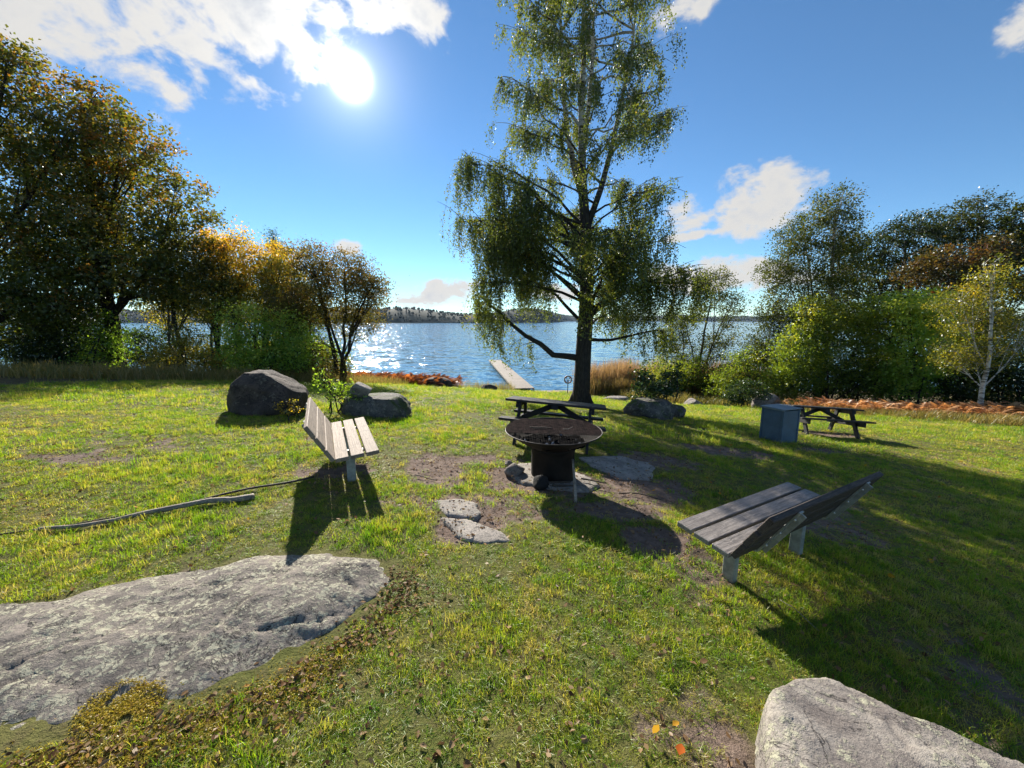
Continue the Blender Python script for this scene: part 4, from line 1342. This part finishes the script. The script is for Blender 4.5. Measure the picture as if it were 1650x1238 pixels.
make_tree('rock_plant', 'leafy green plant growing behind the back of the left bench', (-3.95, 8.35), [(-.10, .62, .28, .22), (.22, .45, .32, .26), (.45, .30, .26, .2), (-.2, .85, .12, .14)], 'bright', 'plant', leaf=.06, r0=.010, stems=6, cover=1.2, csize=.08, shade=.05)
make_tree('rock_plant', 'small yellow-leaved plant at the foot of the large boulder', (-4.45, 7.5), [(-.05, .25, .16, .16), (.1, .16, .2, .12)], 'yellow', 'plant', leaf=.045, r0=.006, stems=5, cover=.9, csize=.05, shade=.4)

# ------------------------------------------------------------------ the weeping birch
BX, BY = 2.615, 14.2
BZ = tz(BX, BY)
birch = thing('weeping_birch', 'tall weeping birch with dark forked trunk in the middle of the lawn', 'tree', (BX, BY, BZ))
rb = np.random.default_rng(2024)
ZP = [0, 1.7, 2.39, 3.51, 4.6, 5.66, 6.7, 7.71, 8.89, 9.66, 10.6, 11.5, 13.3, 15.0, 16.6]
RL = [1.5, 2.6, 3.9, 4.0, 4.1, 4.7, 5.3, 5.3, 4.3, 2.9, 3.2, 3.2, 3.3, 2.8, 1.8]
RRt = [1.0, 1.5, 3.2, 4.1, 4.2, 3.3, 3.1, 3.2, 3.2, 3.3, 3.0, 2.8, 2.7, 2.2, 1.0]


def crown_r(z, az):
    """reach of the crown at height z in the direction az (0 = +X)"""
    l, r = np.interp(z, ZP, RL), np.interp(z, ZP, RRt)
    c = np.cos(az)
    rx = np.where(c > 0, r, l)
    ry = .5 * (l + r) * .86
    return 1 / np.sqrt((c / rx) ** 2 + (np.sin(az) / ry) ** 2)


acc = Acc()
K = 15
main = np.array([(0, 0, -.35), (-.02, 0, .25), (.0, 0, 1.0), (.03, .02, 2.2), (.08, .03, 3.4), (.06, .02, 4.6), (.0, .05, 5.8), (-.08, .05, 6.8), (-.18, .03, 7.8), (-.25, .0, 8.8), (-.30, -.05, 10.0), (-.28, -.08, 11.4), (-.32, -.05, 13.0), (-.35, 0, 14.8), (-.33, 0, 16.6)], float)
mr = np.array([.46, .345, .30, .285, .27, .235, .205, .18, .15, .115, .10, .085, .06, .035, .012])
v, q = tubes([main], [mr], 14)
acc.add(v, q)
lead = [np.array([(-.12, .02, 7.2), (-.5, .1, 8.4), (-.75, .2, 9.6), (-.9, .25, 11), (-1.0, .3, 12.8), (-1.05, .3, 14.4)]), np.array([(0, .04, 6.3), (.45, .0, 7.6), (.75, -.1, 8.9), (1.0, -.2, 10.3), (1.25, -.25, 11.9), (1.35, -.3, 13.4)]), np.array([(-.2, 0, 8.0), (-.1, .5, 9.3), (.1, .8, 10.6), (.2, .9, 12.2), (.2, 1.0, 13.6), (.2, 1.0, 14.8)])]
for P in lead:
    v, q = tubes([P], [np.array([.12, .10, .08, .065, .04, .015])], 9)
    acc.add(v, q)
# root flare
for a in np.linspace(0, 6.28, 6)[:-1] + .5:
    P = np.array([(.22 * math.cos(a), .22 * math.sin(a), .45), (.36 * math.cos(a), .36 * math.sin(a), .12), (.62 * math.cos(a), .62 * math.sin(a), -.12)])
    v, q = tubes([P], [[.13, .12, .05]], 7)
    acc.add(v, q)
axis = np.concatenate([main[3:], lead[0], lead[1], lead[2]])


def axis_at(z):
    lines = [main] + [P for P in lead if P[0, 2] < z < P[-1, 2]]
    P = lines[rb.integers(len(lines))]
    return np.array([np.interp(z, P[:, 2], P[:, 0]), np.interp(z, P[:, 2], P[:, 1]), z])


limbs = []
# limbs one can pick out in the photograph: heavy low left limb, two low right limbs
for pts, r_ in (([(-.12, 0, 1.75), (-.9, -.1, 1.72), (-1.9, -.25, 2.35), (-2.8, -.35, 3.2), (-3.5, -.4, 3.75)], .14), ([(.2, 0, 2.45), (.9, .1, 2.35), (1.9, .2, 2.6), (2.7, .2, 2.75), (3.3, .3, 2.6)], .075),
                ([(.15, 0, 3.3), (.9, -.2, 3.95), (1.9, -.35, 4.3), (3.0, -.5, 4.55), (3.9, -.6, 4.3)], .085), ([(0, 0, 3.9), (-.9, .2, 4.7), (-1.9, .4, 5.5), (-3.0, .5, 6.3), (-3.8, .6, 6.7)], .075),
                ([(0, .1, 3.0), (-.7, .9, 3.9), (-1.4, 1.9, 4.6), (-2.2, 2.8, 4.9)], .08), ([(.1, -.1, 3.4), (.3, -1.0, 4.3), (.5, -2.0, 5.0), (.6, -3.0, 5.0)], .08), ([(0, 0, 4.6), (-1.2, -.2, 5.7), (-2.4, -.3, 6.4), (-3.3, -.4, 7.3)], .06)):
    pts = np.array(pts, float)
    tt = np.linspace(0, len(pts) - 1, 8)
    P = np.stack([np.interp(tt, np.arange(len(pts)), pts[:, c]) for c in range(3)], -1)
    P[1:-1] = (P[:-2] + 2 * P[1:-1] + P[2:]) / 4
    P[1:] += rb.normal(size=(7, 3)) * .05
    limbs.append((P, r_))
nlimb = 60
for k in range(nlimb):
    z0 = 3.0 + (k / nlimb) ** .8 * 12.6 + rb.uniform(-.3, .3)
    az = k * 2.399 + rb.uniform(-.4, .4)
    A = axis_at(z0)
    rise = rb.uniform(.55, 1.0) * (1.0 if z0 < 11 else .7)
    reach = float(crown_r(min(z0 + .9, 16.4), az)) * rb.uniform(.50, .92)
    B = np.array([reach * math.cos(az), reach * math.sin(az), z0 + rise * reach * (.75 if z0 < 6 else .6)])
    B[2] = min(B[2], 17.0)
    Cc = A * .45 + B * .55 + [0, 0, .35 * reach * .5]
    P = bez([A], [Cc], [B], 8)[0]
    P[1:] += rb.normal(size=(7, 3)) * .05
    limbs.append((P, .016 + .011 * reach))
for k in range(17):
    z0 = rb.uniform(2.6, 6.8)
    az = rb.choice([math.pi, math.pi, 0.0, -math.pi / 2, math.pi / 2]) + rb.uniform(-.75, .75)
    A = axis_at(z0)
    reach = float(crown_r(z0 + .4, az)) * rb.uniform(.55, 1.0)
    B = np.array([reach * math.cos(az), reach * math.sin(az), z0 + rb.uniform(.05, .4) * reach])
    P = bez([A], [A * .5 + B * .5 + [0, 0, .3 * reach * .5]], [B], 8)[0]
    P[1:] += rb.normal(size=(7, 3)) * .05
    limbs.append((P, .018 + .011 * reach))
strands_a, strands_len = [], []
for P, r_ in limbs:
    v, q = tubes([P], [np.linspace(r_, max(.010, r_ * .2), 8)], 6)
    acc.add(v, q)
    ln = np.linalg.norm(P[-1] - P[0])
    nb = int(6 + ln * 2.9)
    t0 = rb.uniform(.22, 1.0, nb) ** .65 * 6.999
    i0 = t0.astype(int)
    st = P[i0] + (P[np.minimum(i0 + 1, 7)] - P[i0]) * (t0 - i0)[:, None]
    out_d = unit((P[-1] - P[0]) * [1, 1, .35])
    dirs = unit(out_d + rb.normal(size=(nb, 3)) * [.75, .75, .35])
    bl = rb.uniform(.45, 1.25, nb)
    en = st + dirs * bl[:, None]
    # keep inside the crown's outline
    azn = np.arctan2(en[:, 1], en[:, 0])
    lim = crown_r(en[:, 2], azn)
    rr_n = np.hypot(en[:, 0], en[:, 1])
    sc = np.minimum(1, lim / (rr_n + 1e-6))
    en[:, :2] *= sc[:, None]
    cp = (st + en) / 2 + [0, 0, .18]
    Q = bez(st, cp, en, 5)
    v, q = tubes(Q, np.repeat(np.linspace(.013, .005, 5)[None], nb, 0), 4)
    acc.add(v, q)
    for b in range(nb):
        ns = rb.integers(4, 8)
        tb = rb.uniform(.15, 1, ns) * 3.999
        ib = tb.astype(int)
        strands_a.append(Q[b][ib] + (Q[b][ib + 1] - Q[b][ib]) * (tb - ib)[:, None])
        strands_len.append(rb.uniform(.25, 1.0, ns) * ((1.15 if rb.random() < .4 else .75) if P[0, 2] > 6.5 else 1.7))
SA = np.concatenate(strands_a)
SL = np.concatenate(strands_len)
low = .95 + rb.uniform(-.2, 1.0, len(SA))
SL = np.clip(np.minimum(SL, SA[:, 2] - low), .12, None)
M_ = len(SA)
drift = rb.normal(size=(M_, 3)) * [.16, .16, 0]
SB = SA + drift * SL[:, None] - np.array([0, 0, 1.0]) * SL[:, None]
SC = (SA + SB) / 2 + unit(SA * [1, 1, 0]) * .14 * SL[:, None]
SQ = bez(SA, SC, SB, 5)
v, q = tubes(SQ[:, ::2], np.repeat(np.array([[.0045, .0035, .002]]), M_, 0), 3)
acc.add(v, q)
acc.obj('trunk', M_BIRCH, birch, True)
per = np.clip((SL * 50 * rb.uniform(.35, 1.35, M_)).astype(int), 5, 60)
own = np.repeat(np.arange(M_), per)
tt = rb.random(len(own))
ti = tt * 3.999
ii = ti.astype(int)
LP = SQ[own, ii] + (SQ[own, ii + 1] - SQ[own, ii]) * (ti - ii)[:, None] + rb.normal(size=(len(own), 3)) * .055
tint = np.clip(.38 + rb.normal(size=M_)[own] * .14 + rb.normal(size=len(own)) * .16, 0, 1)
s = rb.uniform(.046, .080, len(own))
ld = unit(rb.normal(size=(len(own), 3)) * [.7, .7, .5] + [0, 0, -.8])
v, q = leaf_cards(LP, s, s * .74, .1, 0, ld)
mesh_np('crown', v, q, None, LEAF['birch'], birch, False, {'tint': np.repeat(tint, 4)})
print('birch strands', M_, 'leaves', len(own))

# ------------------------------------------------------------------ bracken, reeds, rough grass


def tag_stuff(o, label, cat):
    return tag(o, label, cat, kind='stuff')


def frond_template():
    """arching bracken frond of unit length along +X, rising then drooping"""
    V, Q = [], []
    n = 13
    t_ = np.linspace(.12, 1, n)
    spine = np.stack([t_, 0 * t_, .62 * np.sin(t_ * 2.2) * (1 - .35 * t_)], -1)
    for k in range(n):
        w = .30 * (1 - t_[k]) ** .8 + .02
        for s in (-1, 1):
            b = spine[k]
            tip = b + np.array([.10, s * w, -.10 * w - .02])
            d = np.array([.030, 0, .004])
            i0 = len(V)
            V += [b - d, b + d, tip + d * .2 + [0, 0, .0], (b + tip) / 2 - d * 1.3]
            Q.append([i0, i0 + 1, i0 + 2, i0 + 3])
    # stalk
    i0 = len(V)
    V += [(-.02, -.006, 0), (-.02, .006, 0), spine[4] + [0, .006, 0], spine[4] - [0, .006, 0]]
    Q.append([i0, i0 + 1, i0 + 2, i0 + 3])
    return np.array(V, float), np.array(Q)


FV, FQ = frond_template()


def scatter_template(TV, TQ, pos, yaw, scl, tint, tiltx=None):
    n = len(pos)
    c, s = np.cos(yaw), np.sin(yaw)
    tl = np.zeros(n) if tiltx is None else tiltx
    ct, st = np.cos(tl), np.sin(tl)
    X = TV[None, :, 0] * ct[:, None] - TV[None, :, 2] * st[:, None]
    Z = TV[None, :, 0] * st[:, None] + TV[None, :, 2] * ct[:, None]
    Y = np.repeat(TV[None, :, 1], n, 0)
    x = (X * c[:, None] - Y * s[:, None]) * scl[:, None] + pos[:, None, 0]
    y = (X * s[:, None] + Y * c[:, None]) * scl[:, None] + pos[:, None, 1]
    z = Z * scl[:, None] + pos[:, None, 2]
    V = np.stack([x, y, z], -1).reshape(-1, 3)
    Q = (TQ[None] + (np.arange(n) * len(TV))[:, None, None]).reshape(-1, TQ.shape[1])
    return V, Q, np.repeat(tint, len(TV))


M_BRACKEN = leaf_mat('bracken_rust', [(0, (.14, .07, .025)), (.4, (.28, .12, .035)), (.75, (.42, .17, .045)), (1, (.46, .24, .08))], .5, .03, (1.4, 1.0, .7))
M_BRACKEN2 = leaf_mat('bracken_tan', [(0, (.22, .11, .045)), (.5, (.46, .25, .11)), (1, (.62, .40, .20))], .45, .03, (1.3, 1.0, .7))


def bracken(name, label, pts, n, mat, h=(.6, 1.0), hole=.0):
    pts = np.array(pts, float)
    sg = rng.random(n) * (len(pts) - 1.0001)
    i_ = sg.astype(int)
    P = pts[i_] + (pts[i_ + 1] - pts[i_]) * (sg - i_)[:, None]
    xy = P[:, :2] + rng.normal(size=(n, 2)) * P[:, 2:3] * .5
    z = terr(xy[:, 0], xy[:, 1])
    s = rng.uniform(h[0], h[1], n)
    tn = np.clip(.5 + .3 * fbm(np.stack([xy[:, 0], xy[:, 1], 0 * z], -1) * .6, 2, 8) + rng.normal(size=n) * .2, 0, 1)
    V, Q, T = scatter_template(FV, FQ, np.stack([xy[:, 0], xy[:, 1], z - .02], -1), rng.uniform(0, 6.283, n), s, tn, rng.uniform(.1, .75, n))
    return tag_stuff(mesh_np(name, V, Q, None, mat, attrs={'tint': T}), label, 'bracken')


bracken('rust_bracken', 'rust-red bracken along the shore between rowan and jetty', [(-11.5, 26.5, 2.2), (-9, 26.5, 2.2), (-6.8, 26.5, 1.7), (-4.6, 25.8, .9)], 1500, M_BRACKEN, (.65, 1.05))
bracken('tan_bracken', 'orange-tan bracken band along the foot of the right wood', [(16.6, 20.9, 1.1), (18.4, 19.0, 1.2), (20.8, 17.2, 1.3), (23.5, 15.9, 1.4), (26.5, 14.8, 1.6), (31, 13.8, 2)], 2000, M_BRACKEN2, (.5, .85))

# rough grass, reeds: curved blades as strips
M_ROUGH = leaf_mat('rough_grass', [(0, (.12, .15, .030)), (.35, (.24, .21, .065)), (.7, (.46, .35, .14)), (1, (.56, .42, .20))], .52, .02, (1.25, 1.1, .75))
M_REED = leaf_mat('reed', [(0, (.10, .11, .028)), (.3, (.24, .18, .055)), (.65, (.36, .25, .11)), (1, (.45, .31, .19))], .4, .03, (1.2, 1.05, .8))


def blades(pos, h, w, lean, yaw, K=4):
    """strips of K points; returns verts, quads"""
    n = len(pos)
    t_ = np.linspace(0, 1, K)
    dx, dy = np.cos(yaw), np.sin(yaw)
    off = lean[:, None] * t_[None] ** 2 * h[:, None]
    cx = pos[:, None, 0] + off * dx[:, None]
    cy = pos[:, None, 1] + off * dy[:, None]
    cz = pos[:, None, 2] + h[:, None] * t_[None] * (1 - .35 * lean[:, None] * t_[None])
    ww = w[:, None] * np.array([1, .85, .6, .08])[None, :K] * .5
    f_ = yaw + np.pi / 2 + rng.uniform(-.6, .6, n)
    sx, sy = np.cos(f_)[:, None] * ww, np.sin(f_)[:, None] * ww
    a = np.stack([cx - sx, cy - sy, cz], -1)
    b = np.stack([cx + sx, cy + sy, cz], -1)
    V = np.stack([a, b], 2).reshape(-1, 3)
    m_, k_ = np.meshgrid(np.arange(n), np.arange(K - 1), indexing='ij')
    b0 = m_ * 2 * K + k_ * 2
    Q = np.stack([b0, b0 + 1, b0 + 3, b0 + 2], -1).reshape(-1, 4)
    return V, Q


def strip_area(n, pts):
    pts = np.array(pts, float)
    sg = rng.random(n) * (len(pts) - 1.0001)
    i_ = sg.astype(int)
    P = pts[i_] + (pts[i_ + 1] - pts[i_]) * (sg - i_)[:, None]
    xy = P[:, :2] + rng.uniform(-1, 1, (n, 2)) * P[:, 2:3]
    return xy


def rough_patch(name, label, pts, n, h, tint, mat, cat, w=(.010, .02), lean=(.1, .9)):
    xy = strip_area(n, pts)
    z = terr(xy[:, 0], xy[:, 1])
    cl = fbm(np.stack([xy[:, 0], xy[:, 1], 0 * z], -1) * .9, 3, 19)
    hh = rng.uniform(h[0], h[1], n) * (1 + .45 * cl)
    V, Q = blades(np.stack([xy[:, 0], xy[:, 1], z - .02], -1), hh, rng.uniform(w[0], w[1], n), rng.uniform(lean[0], lean[1], n), rng.uniform(0, 6.283, n))
    tn = np.clip(tint + .25 * cl + rng.normal(size=n) * .16, 0, 1)
    return tag_stuff(mesh_np(name, V, Q, None, mat, attrs={'tint': np.repeat(tn, 8)}), label, cat)


rough_patch('tall_dry_grass', 'tall dry grass along the foot of the left wood', [(-21, 13.0, 2.2), (-17, 14.0, 2.2), (-14.5, 16.0, 2.0), (-12.8, 18.0, 2.0), (-11, 19.5, 1.6), (-9, 21.5, 1.4), (-7.6, 23.5, 1.2)], 17000, (.25, .75), .38, M_ROUGH, 'grass', (.014, .03))
rough_patch('tall_pale_grass', 'tall pale grass strip before the right bracken', [(16.0, 20.6, .8), (17.5, 18.0, .9), (19.2, 15.6, 1.0), (20.8, 13.4, 1.2), (23.5, 10.9, 1.8)], 12000, (.2, .5), .30, M_ROUGH, 'grass', (.012, .026))
rough_patch('wild_shore_grass', 'wild grass under the alder and bushes near the shore', [(9.5, 29.5, 1.2), (12, 28, 1.6), (14.5, 26.5, 1.6), (16.5, 24.6, 1.4), (17.6, 23, .9)], 10000, (.3, .85), .22, M_ROUGH, 'grass', (.016, .035))
rough_patch('thin_shore_grass', 'thin grass stalks at the water left of the jetty', [(-5.2, 34.5, 2.0), (-2.6, 36, 1.8), (-.6, 37, 1.0)], 1600, (.5, 1.3), .3, M_ROUGH, 'grass', (.012, .026), (.05, .4))
rough_patch('reed_bed', 'tall straw-coloured reeds at the shore right of the birch', [(7.6, 34.5, 2.0), (10, 34.8, 2.4), (13, 35, 2.6), (17, 34.5, 2.6), (21, 34.5, 3)], 12000, (2.0, 3.1), .72, M_REED, 'reeds', (.03, .06), (.05, .30))
rough_patch('yellow_sedge', 'golden sedge in front of the reed bed', [(7.2, 32.2, 1.2), (9.5, 32.2, 1.3), (12, 32.0, 1.3)], 5000, (.9, 1.7), .32, M_REED, 'sedge', (.025, .05), (.1, .5))

# ------------------------------------------------------------------ lawn grass (instanced tufts)
m, t, out = new_mat('grass_blade')
g = t.add('ShaderNodeNewGeometry')
oi = t.add('ShaderNodeObjectInfo')
pos = g.outputs['Position']
nP = t.noise(pos, .55, 4, .6, .3)
nQ = t.noise(pos, 3.2, 4, .6)
mixv = t.math('ADD', t.math('MULTIPLY', nP, .55), t.math('ADD', t.math('MULTIPLY', nQ, .55), t.math('MULTIPLY', t.math('SUBTRACT', oi.outputs['Random'], .28), .42)))
c = t.ramp(mixv, [(.40, (.095, .220, .010)), (.55, (.200, .330, .014)), (.68, (.33, .39, .030)), (.81, (.46, .40, .09)), (.93, (.52, .41, .18))])
dif = t.add('ShaderNodeBsdfDiffuse')
t.l.new(c, dif.inputs[0])
tr = t.add('ShaderNodeBsdfTranslucent')
t.l.new(t.mix(1.0, c, (1.25, 1.25, .6), 'MULTIPLY'), tr.inputs[0])
mx = t.add('ShaderNodeMixShader')
mx.inputs[0].default_value = .62
t.l.new(dif.outputs[0], mx.inputs[1])
t.l.new(tr.outputs[0], mx.inputs[2])
gl = t.add('ShaderNodeBsdfGlossy')
gl.inputs['Roughness'].default_value = .42
m2 = t.add('ShaderNodeMixShader')
m2.inputs[0].default_value = .03
t.l.new(mx.outputs[0], m2.inputs[1])
t.l.new(gl.outputs[0], m2.inputs[2])
t.l.new(m2.outputs[0], out.inputs[0])
M_GRASS = m

proto = bpy.data.collections.new('grass_tuft_kinds')
for k in range(8):
    nb = 22
    pr = np.sqrt(rng.random(nb)) * .055
    pa = rng.uniform(0, 6.283, nb)
    hgt = rng.uniform(.015, .052, nb) * (1.35 if k < 2 else 1.0)
    V, Q = blades(np.stack([pr * np.cos(pa), pr * np.sin(pa), np.full(nb, -.006)], -1), hgt, rng.uniform(.0028, .0052, nb), rng.uniform(.2, 1.5, nb), rng.uniform(0, 6.283, nb))
    o = mesh_np('tuft', V, Q, None, M_GRASS)
    COL.objects.unlink(o)
    proto.objects.link(o)

ROCKMASKS = [OUTCROP, NEAR_ROCK] + list(SLABS.values())
pts_, scl_, = [], []


def lawn_points(y0, y1, dens, sc, spread=1.48, pad=1.6):
    A = (spread * (y0 + y1) + 2 * pad) * (y1 - y0)
    n = int(A * dens)
    y = rng.uniform(y0, y1, n * 2)
    x = rng.uniform(-1, 1, n * 2) * (spread * y1 + pad)
    ok = np.abs(x) < spread * y + pad
    ok[np.cumsum(ok) > n] = False
    x, y = x[ok], y[ok]
    d_ = dirt(x, y)
    keep = rng.random(len(x)) > np.clip(d_ * 1.25, 0, .965)
    keep &= lawn_edge(x, y) < rng.uniform(-.2, .8, len(x))
    keep &= sand(x, y) < .3
    for pol in ROCKMASKS:
        keep &= poly_dist(x, y, pol) < .015
    keep &= np.hypot(x - FX, y - FY) > .38
    x, y = x[keep], y[keep]
    lush = (1 + 1.2 * fbm(xy0(x * .9, y * .9), 3, 61) + .7 * fbm(xy0(x * 4.5, y * 4.5), 2, 63)) * (1 - .45 * d_[keep])
    s = sc * lush * rng.uniform(.75, 1.3, len(x))
    pts_.append(np.stack([x, y, terr(x, y) - .004], -1))
    scl_.append(np.stack([sc * rng.uniform(.9, 1.3, len(x)), sc * rng.uniform(.9, 1.3, len(x)), np.clip(s, .4 * sc, None)], -1))


lawn_points(.3, 2.6, 900, .80)
lawn_points(2.6, 4.5, 600, .88)
lawn_points(4.5, 8.0, 260, 1.15)
lawn_points(8.0, 14, 70, 1.9)
lawn_points(14, 24, 22, 2.8)
lawn_points(24, 37, 8, 3.6)
PT = np.concatenate(pts_)
SCL = np.concatenate(scl_)
n = len(PT)
me = bpy.data.meshes.new('lawn_grass')
me.vertices.add(n)
me.vertices.foreach_set('co', PT.astype(np.float32).ravel())
for nm, ty, val, key in (('rot', 'FLOAT_VECTOR', np.stack([rng.normal(size=n) * .12, rng.normal(size=n) * .12, rng.uniform(0, 6.283, n)], -1), 'vector'), ('scl', 'FLOAT_VECTOR', SCL, 'vector'), ('idx', 'INT', rng.integers(0, 8, n), 'value')):
    at = me.attributes.new(nm, ty, 'POINT')
    at.data.foreach_set(key, np.asarray(val, np.int32 if ty == 'INT' else np.float32).ravel())
me.materials.append(M_GRASS)
lawn = bpy.data.objects.new('lawn_grass', me)
COL.objects.link(lawn)
tag_stuff(lawn, 'short green lawn grass with worn and lush patches', 'grass')
ng = bpy.data.node_groups.new('grass_scatter', 'GeometryNodeTree')
ng.interface.new_socket('Geometry', in_out='INPUT', socket_type='NodeSocketGeometry')
ng.interface.new_socket('Geometry', in_out='OUTPUT', socket_type='NodeSocketGeometry')
gi = ng.nodes.new('NodeGroupInput')
go = ng.nodes.new('NodeGroupOutput')
iop = ng.nodes.new('GeometryNodeInstanceOnPoints')
ci = ng.nodes.new('GeometryNodeCollectionInfo')
ci.inputs['Collection'].default_value = proto
ci.inputs['Separate Children'].default_value = True
ci.inputs['Reset Children'].default_value = True
ng.links.new(gi.outputs[0], iop.inputs['Points'])
ng.links.new(ci.outputs[0], iop.inputs['Instance'])
iop.inputs['Pick Instance'].default_value = True
for nm, ty, sk in (('idx', 'INT', 'Instance Index'), ('rot', 'FLOAT_VECTOR', 'Rotation'), ('scl', 'FLOAT_VECTOR', 'Scale')):
    na = ng.nodes.new('GeometryNodeInputNamedAttribute')
    na.data_type = ty
    na.inputs['Name'].default_value = nm
    ng.links.new(na.outputs['Attribute'], iop.inputs[sk])
ng.links.new(iop.outputs[0], go.inputs[0])
md = lawn.modifiers.new('scatter', 'NODES')
md.node_group = ng
print('grass tufts', n)

# ------------------------------------------------------------------ fallen leaves and moss
M_FALLEN = leaf_mat('fallen_leaf', [(0, (.055, .028, .015)), (.25, (.12, .065, .032)), (.5, (.21, .13, .065)), (.72, (.29, .205, .115)), (.84, (.42, .20, .03)), (.94, (.55, .34, .02)), (1, (.40, .07, .02))], .25, .006, (1.1, 1.0, .8))


def litter(n, fn, size, tint, lift=.022):
    xy = fn(n)
    xy = xy[lawn_edge(xy[:, 0], xy[:, 1]) < 1]
    n = len(xy)
    s = rng.uniform(size[0], size[1], n)
    z = terr(xy[:, 0], xy[:, 1]) + rng.uniform(.002, lift, n)
    tl = rng.normal(size=(n, 3)) * .42 + [0, 0, 1]
    a = unit(np.cross(unit(tl), unit(rng.normal(size=(n, 3)))))
    nn = unit(tl)
    b = np.cross(nn, a)
    C_ = np.stack([xy[:, 0], xy[:, 1], z], -1)
    L, Wd = s[:, None], s[:, None] * rng.uniform(.55, .85, n)[:, None]
    cup = nn * s[:, None] * rng.uniform(-.05, .3, n)[:, None]
    V = np.stack([C_ - a * L * .55, C_ - a * L * .12 + b * Wd * .5 + cup, C_ + a * L * .28 + b * Wd * .36 + cup * .8, C_ + a * L * .6 + cup * .4, C_ + a * L * .28 - b * Wd * .36 + cup * .8, C_ - a * L * .12 - b * Wd * .5 + cup], 1).reshape(-1, 3)
    i0 = np.arange(n)[:, None] * 6
    Q = np.concatenate([i0 + [0, 1, 2, 3], i0 + [0, 3, 4, 5]], 0)
    return V, Q, np.repeat(tint(n), 6)


def field_xy(n):
    y = rng.uniform(.6, 1, n) * 0 + (rng.random(n) ** .75) * 11 + .7
    x = rng.uniform(-1.45, 1.45, n) * y
    keep = np.ones(n, bool)
    for pol in (OUTCROP, NEAR_ROCK):
        keep &= (poly_dist(x, y, pol) < 0)
    w = .35 + .65 * smoothstep(-.2, .5, fbm(xy0(x * 1.1, y * 1.1), 3, 91) + dirt(x, y) * .5)
    keep &= rng.random(n) < w
    return np.stack([x, y], -1)[keep]


def dirt_xy(n):
    y = rng.random(n) * 5.5 + 2.2
    x = rng.uniform(-2.2, 3.4, n)
    keep = rng.random(n) < dirt(x, y) * .9
    for pol in (OUTCROP, NEAR_ROCK):
        keep &= poly_dist(x, y, pol) < 0
    return np.stack([x, y], -1)[keep]


def edge_xy(n):
    k = rng.random(n) * 9.99
    i_ = k.astype(int)
    pol = np.array(OUTCROP)[:11]
    P = pol[i_] + (pol[i_ + 1] - pol[i_]) * (k - i_)[:, None]
    return P + np.abs(rng.normal(size=(n, 1))) * np.array([[.10, -.10]]) + rng.normal(size=(n, 2)) * .06


acc = Acc()
for a in (litter(9000, field_xy, (.014, .036), lambda n: np.clip(rng.normal(.40, .2, n), 0, .74)), litter(7000, field_xy, (.020, .044), lambda n: np.clip(rng.normal(.58, .16, n), 0, .74), .045), litter(5000, dirt_xy, (.012, .034), lambda n: np.clip(rng.normal(.46, .2, n), 0, .74)), litter(1500, edge_xy, (.015, .034), lambda n: np.clip(rng.normal(.50, .2, n), 0, .8)), litter(240, field_xy, (.025, .055), lambda n: rng.uniform(.80, 1, n), .045)):
    acc.add(a[0], a[1], None, a[2])
tag_stuff(acc.obj('fallen_leaves', M_FALLEN, attr='tint'), 'tan, brown and yellow birch leaves scattered over grass and soil', 'leaves')

M_MOSS = leaf_mat('moss', [(0, (.24, .15, .045)), (.4, (.38, .28, .045)), (.75, (.46, .37, .05)), (1, (.46, .27, .10))], .3, .02, (1.1, 1.1, .6))


def moss_xy(n):
    a = rng.random(n) < .22
    k = rng.random(n) * 7.99
    i_ = k.astype(int)
    pol = np.array([(-1.05, 2.0), (-1.25, 1.72), (-1.55, 1.58), (-1.75, 1.48), (-1.95, 1.40), (-2.15, 1.28), (-2.5, 1.12), (-2.9, 1.0), (-3.2, .95)])
    P = pol[i_] + (pol[i_ + 1] - pol[i_]) * (k - i_)[:, None] + rng.normal(size=(n, 2)) * [.10, .075] + [.03, -.05]
    Q = np.array([-1.93, 1.62]) + ball(n, .5)[:, :2] * [.19, .15]
    return np.where(a[:, None], Q, P)


xy = moss_xy(20000)
xy = xy[fbm(xy0(xy[:, 0] * 13, xy[:, 1] * 13), 3, 71) > -.30]
dep = bpy.context.evaluated_depsgraph_get()
rockz = bpy.data.objects['granite_outcrop']
sd_ = poly_dist(xy[:, 0], xy[:, 1], OUTCROP)
z = terr(xy[:, 0], xy[:, 1]) + .006
ins = np.where(sd_ > -.08)[0]
for k in ins:
    hit, loc, nrm, idx = rockz.ray_cast(Vector((xy[k, 0], xy[k, 1], 3)) - rockz.location, Vector((0, 0, -1)))
    if hit:
        z[k] = max(z[k], loc.z + rockz.location.z)
n = len(xy)
tn = np.clip(.45 + .35 * fbm(xy0(xy[:, 0] * 5, xy[:, 1] * 5), 3, 14) + rng.normal(size=n) * .15 + np.where(sd_ > .03, .05, .0), 0, 1)
C_ = np.stack([xy[:, 0], xy[:, 1], z + rng.uniform(0, .012, n)], -1)
v, q = leaf_cards(C_, rng.uniform(.008, .015, n), rng.uniform(.004, .008, n), .9, 0)
tag_stuff(mesh_np('moss', v, q, None, M_MOSS, attrs={'tint': np.repeat(tn, 4)}), 'yellow and brown moss along the front edge of the granite outcrop', 'moss')

# ------------------------------------------------------------------ haze over the lake
m, t, out = new_mat('summer_haze')
pv = t.add('ShaderNodeVolumePrincipled')
pv.inputs['Color'].default_value = (.62, .80, 1.0, 1)
pv.inputs['Density'].default_value = .00004
pv.inputs['Anisotropy'].default_value = .2
t.l.new(pv.outputs[0], out.inputs['Volume'])
bm = bmesh.new()
bmesh.ops.create_cube(bm, size=1.0)
hz = bm_obj('haze', bm, m)
hz.scale = (7800, 4100, 75)
hz.location = (0, 1750, 27)
hz['kind'] = 'stuff'
hz['label'] = 'thin bluish haze over the lake'
hz['category'] = 'haze'
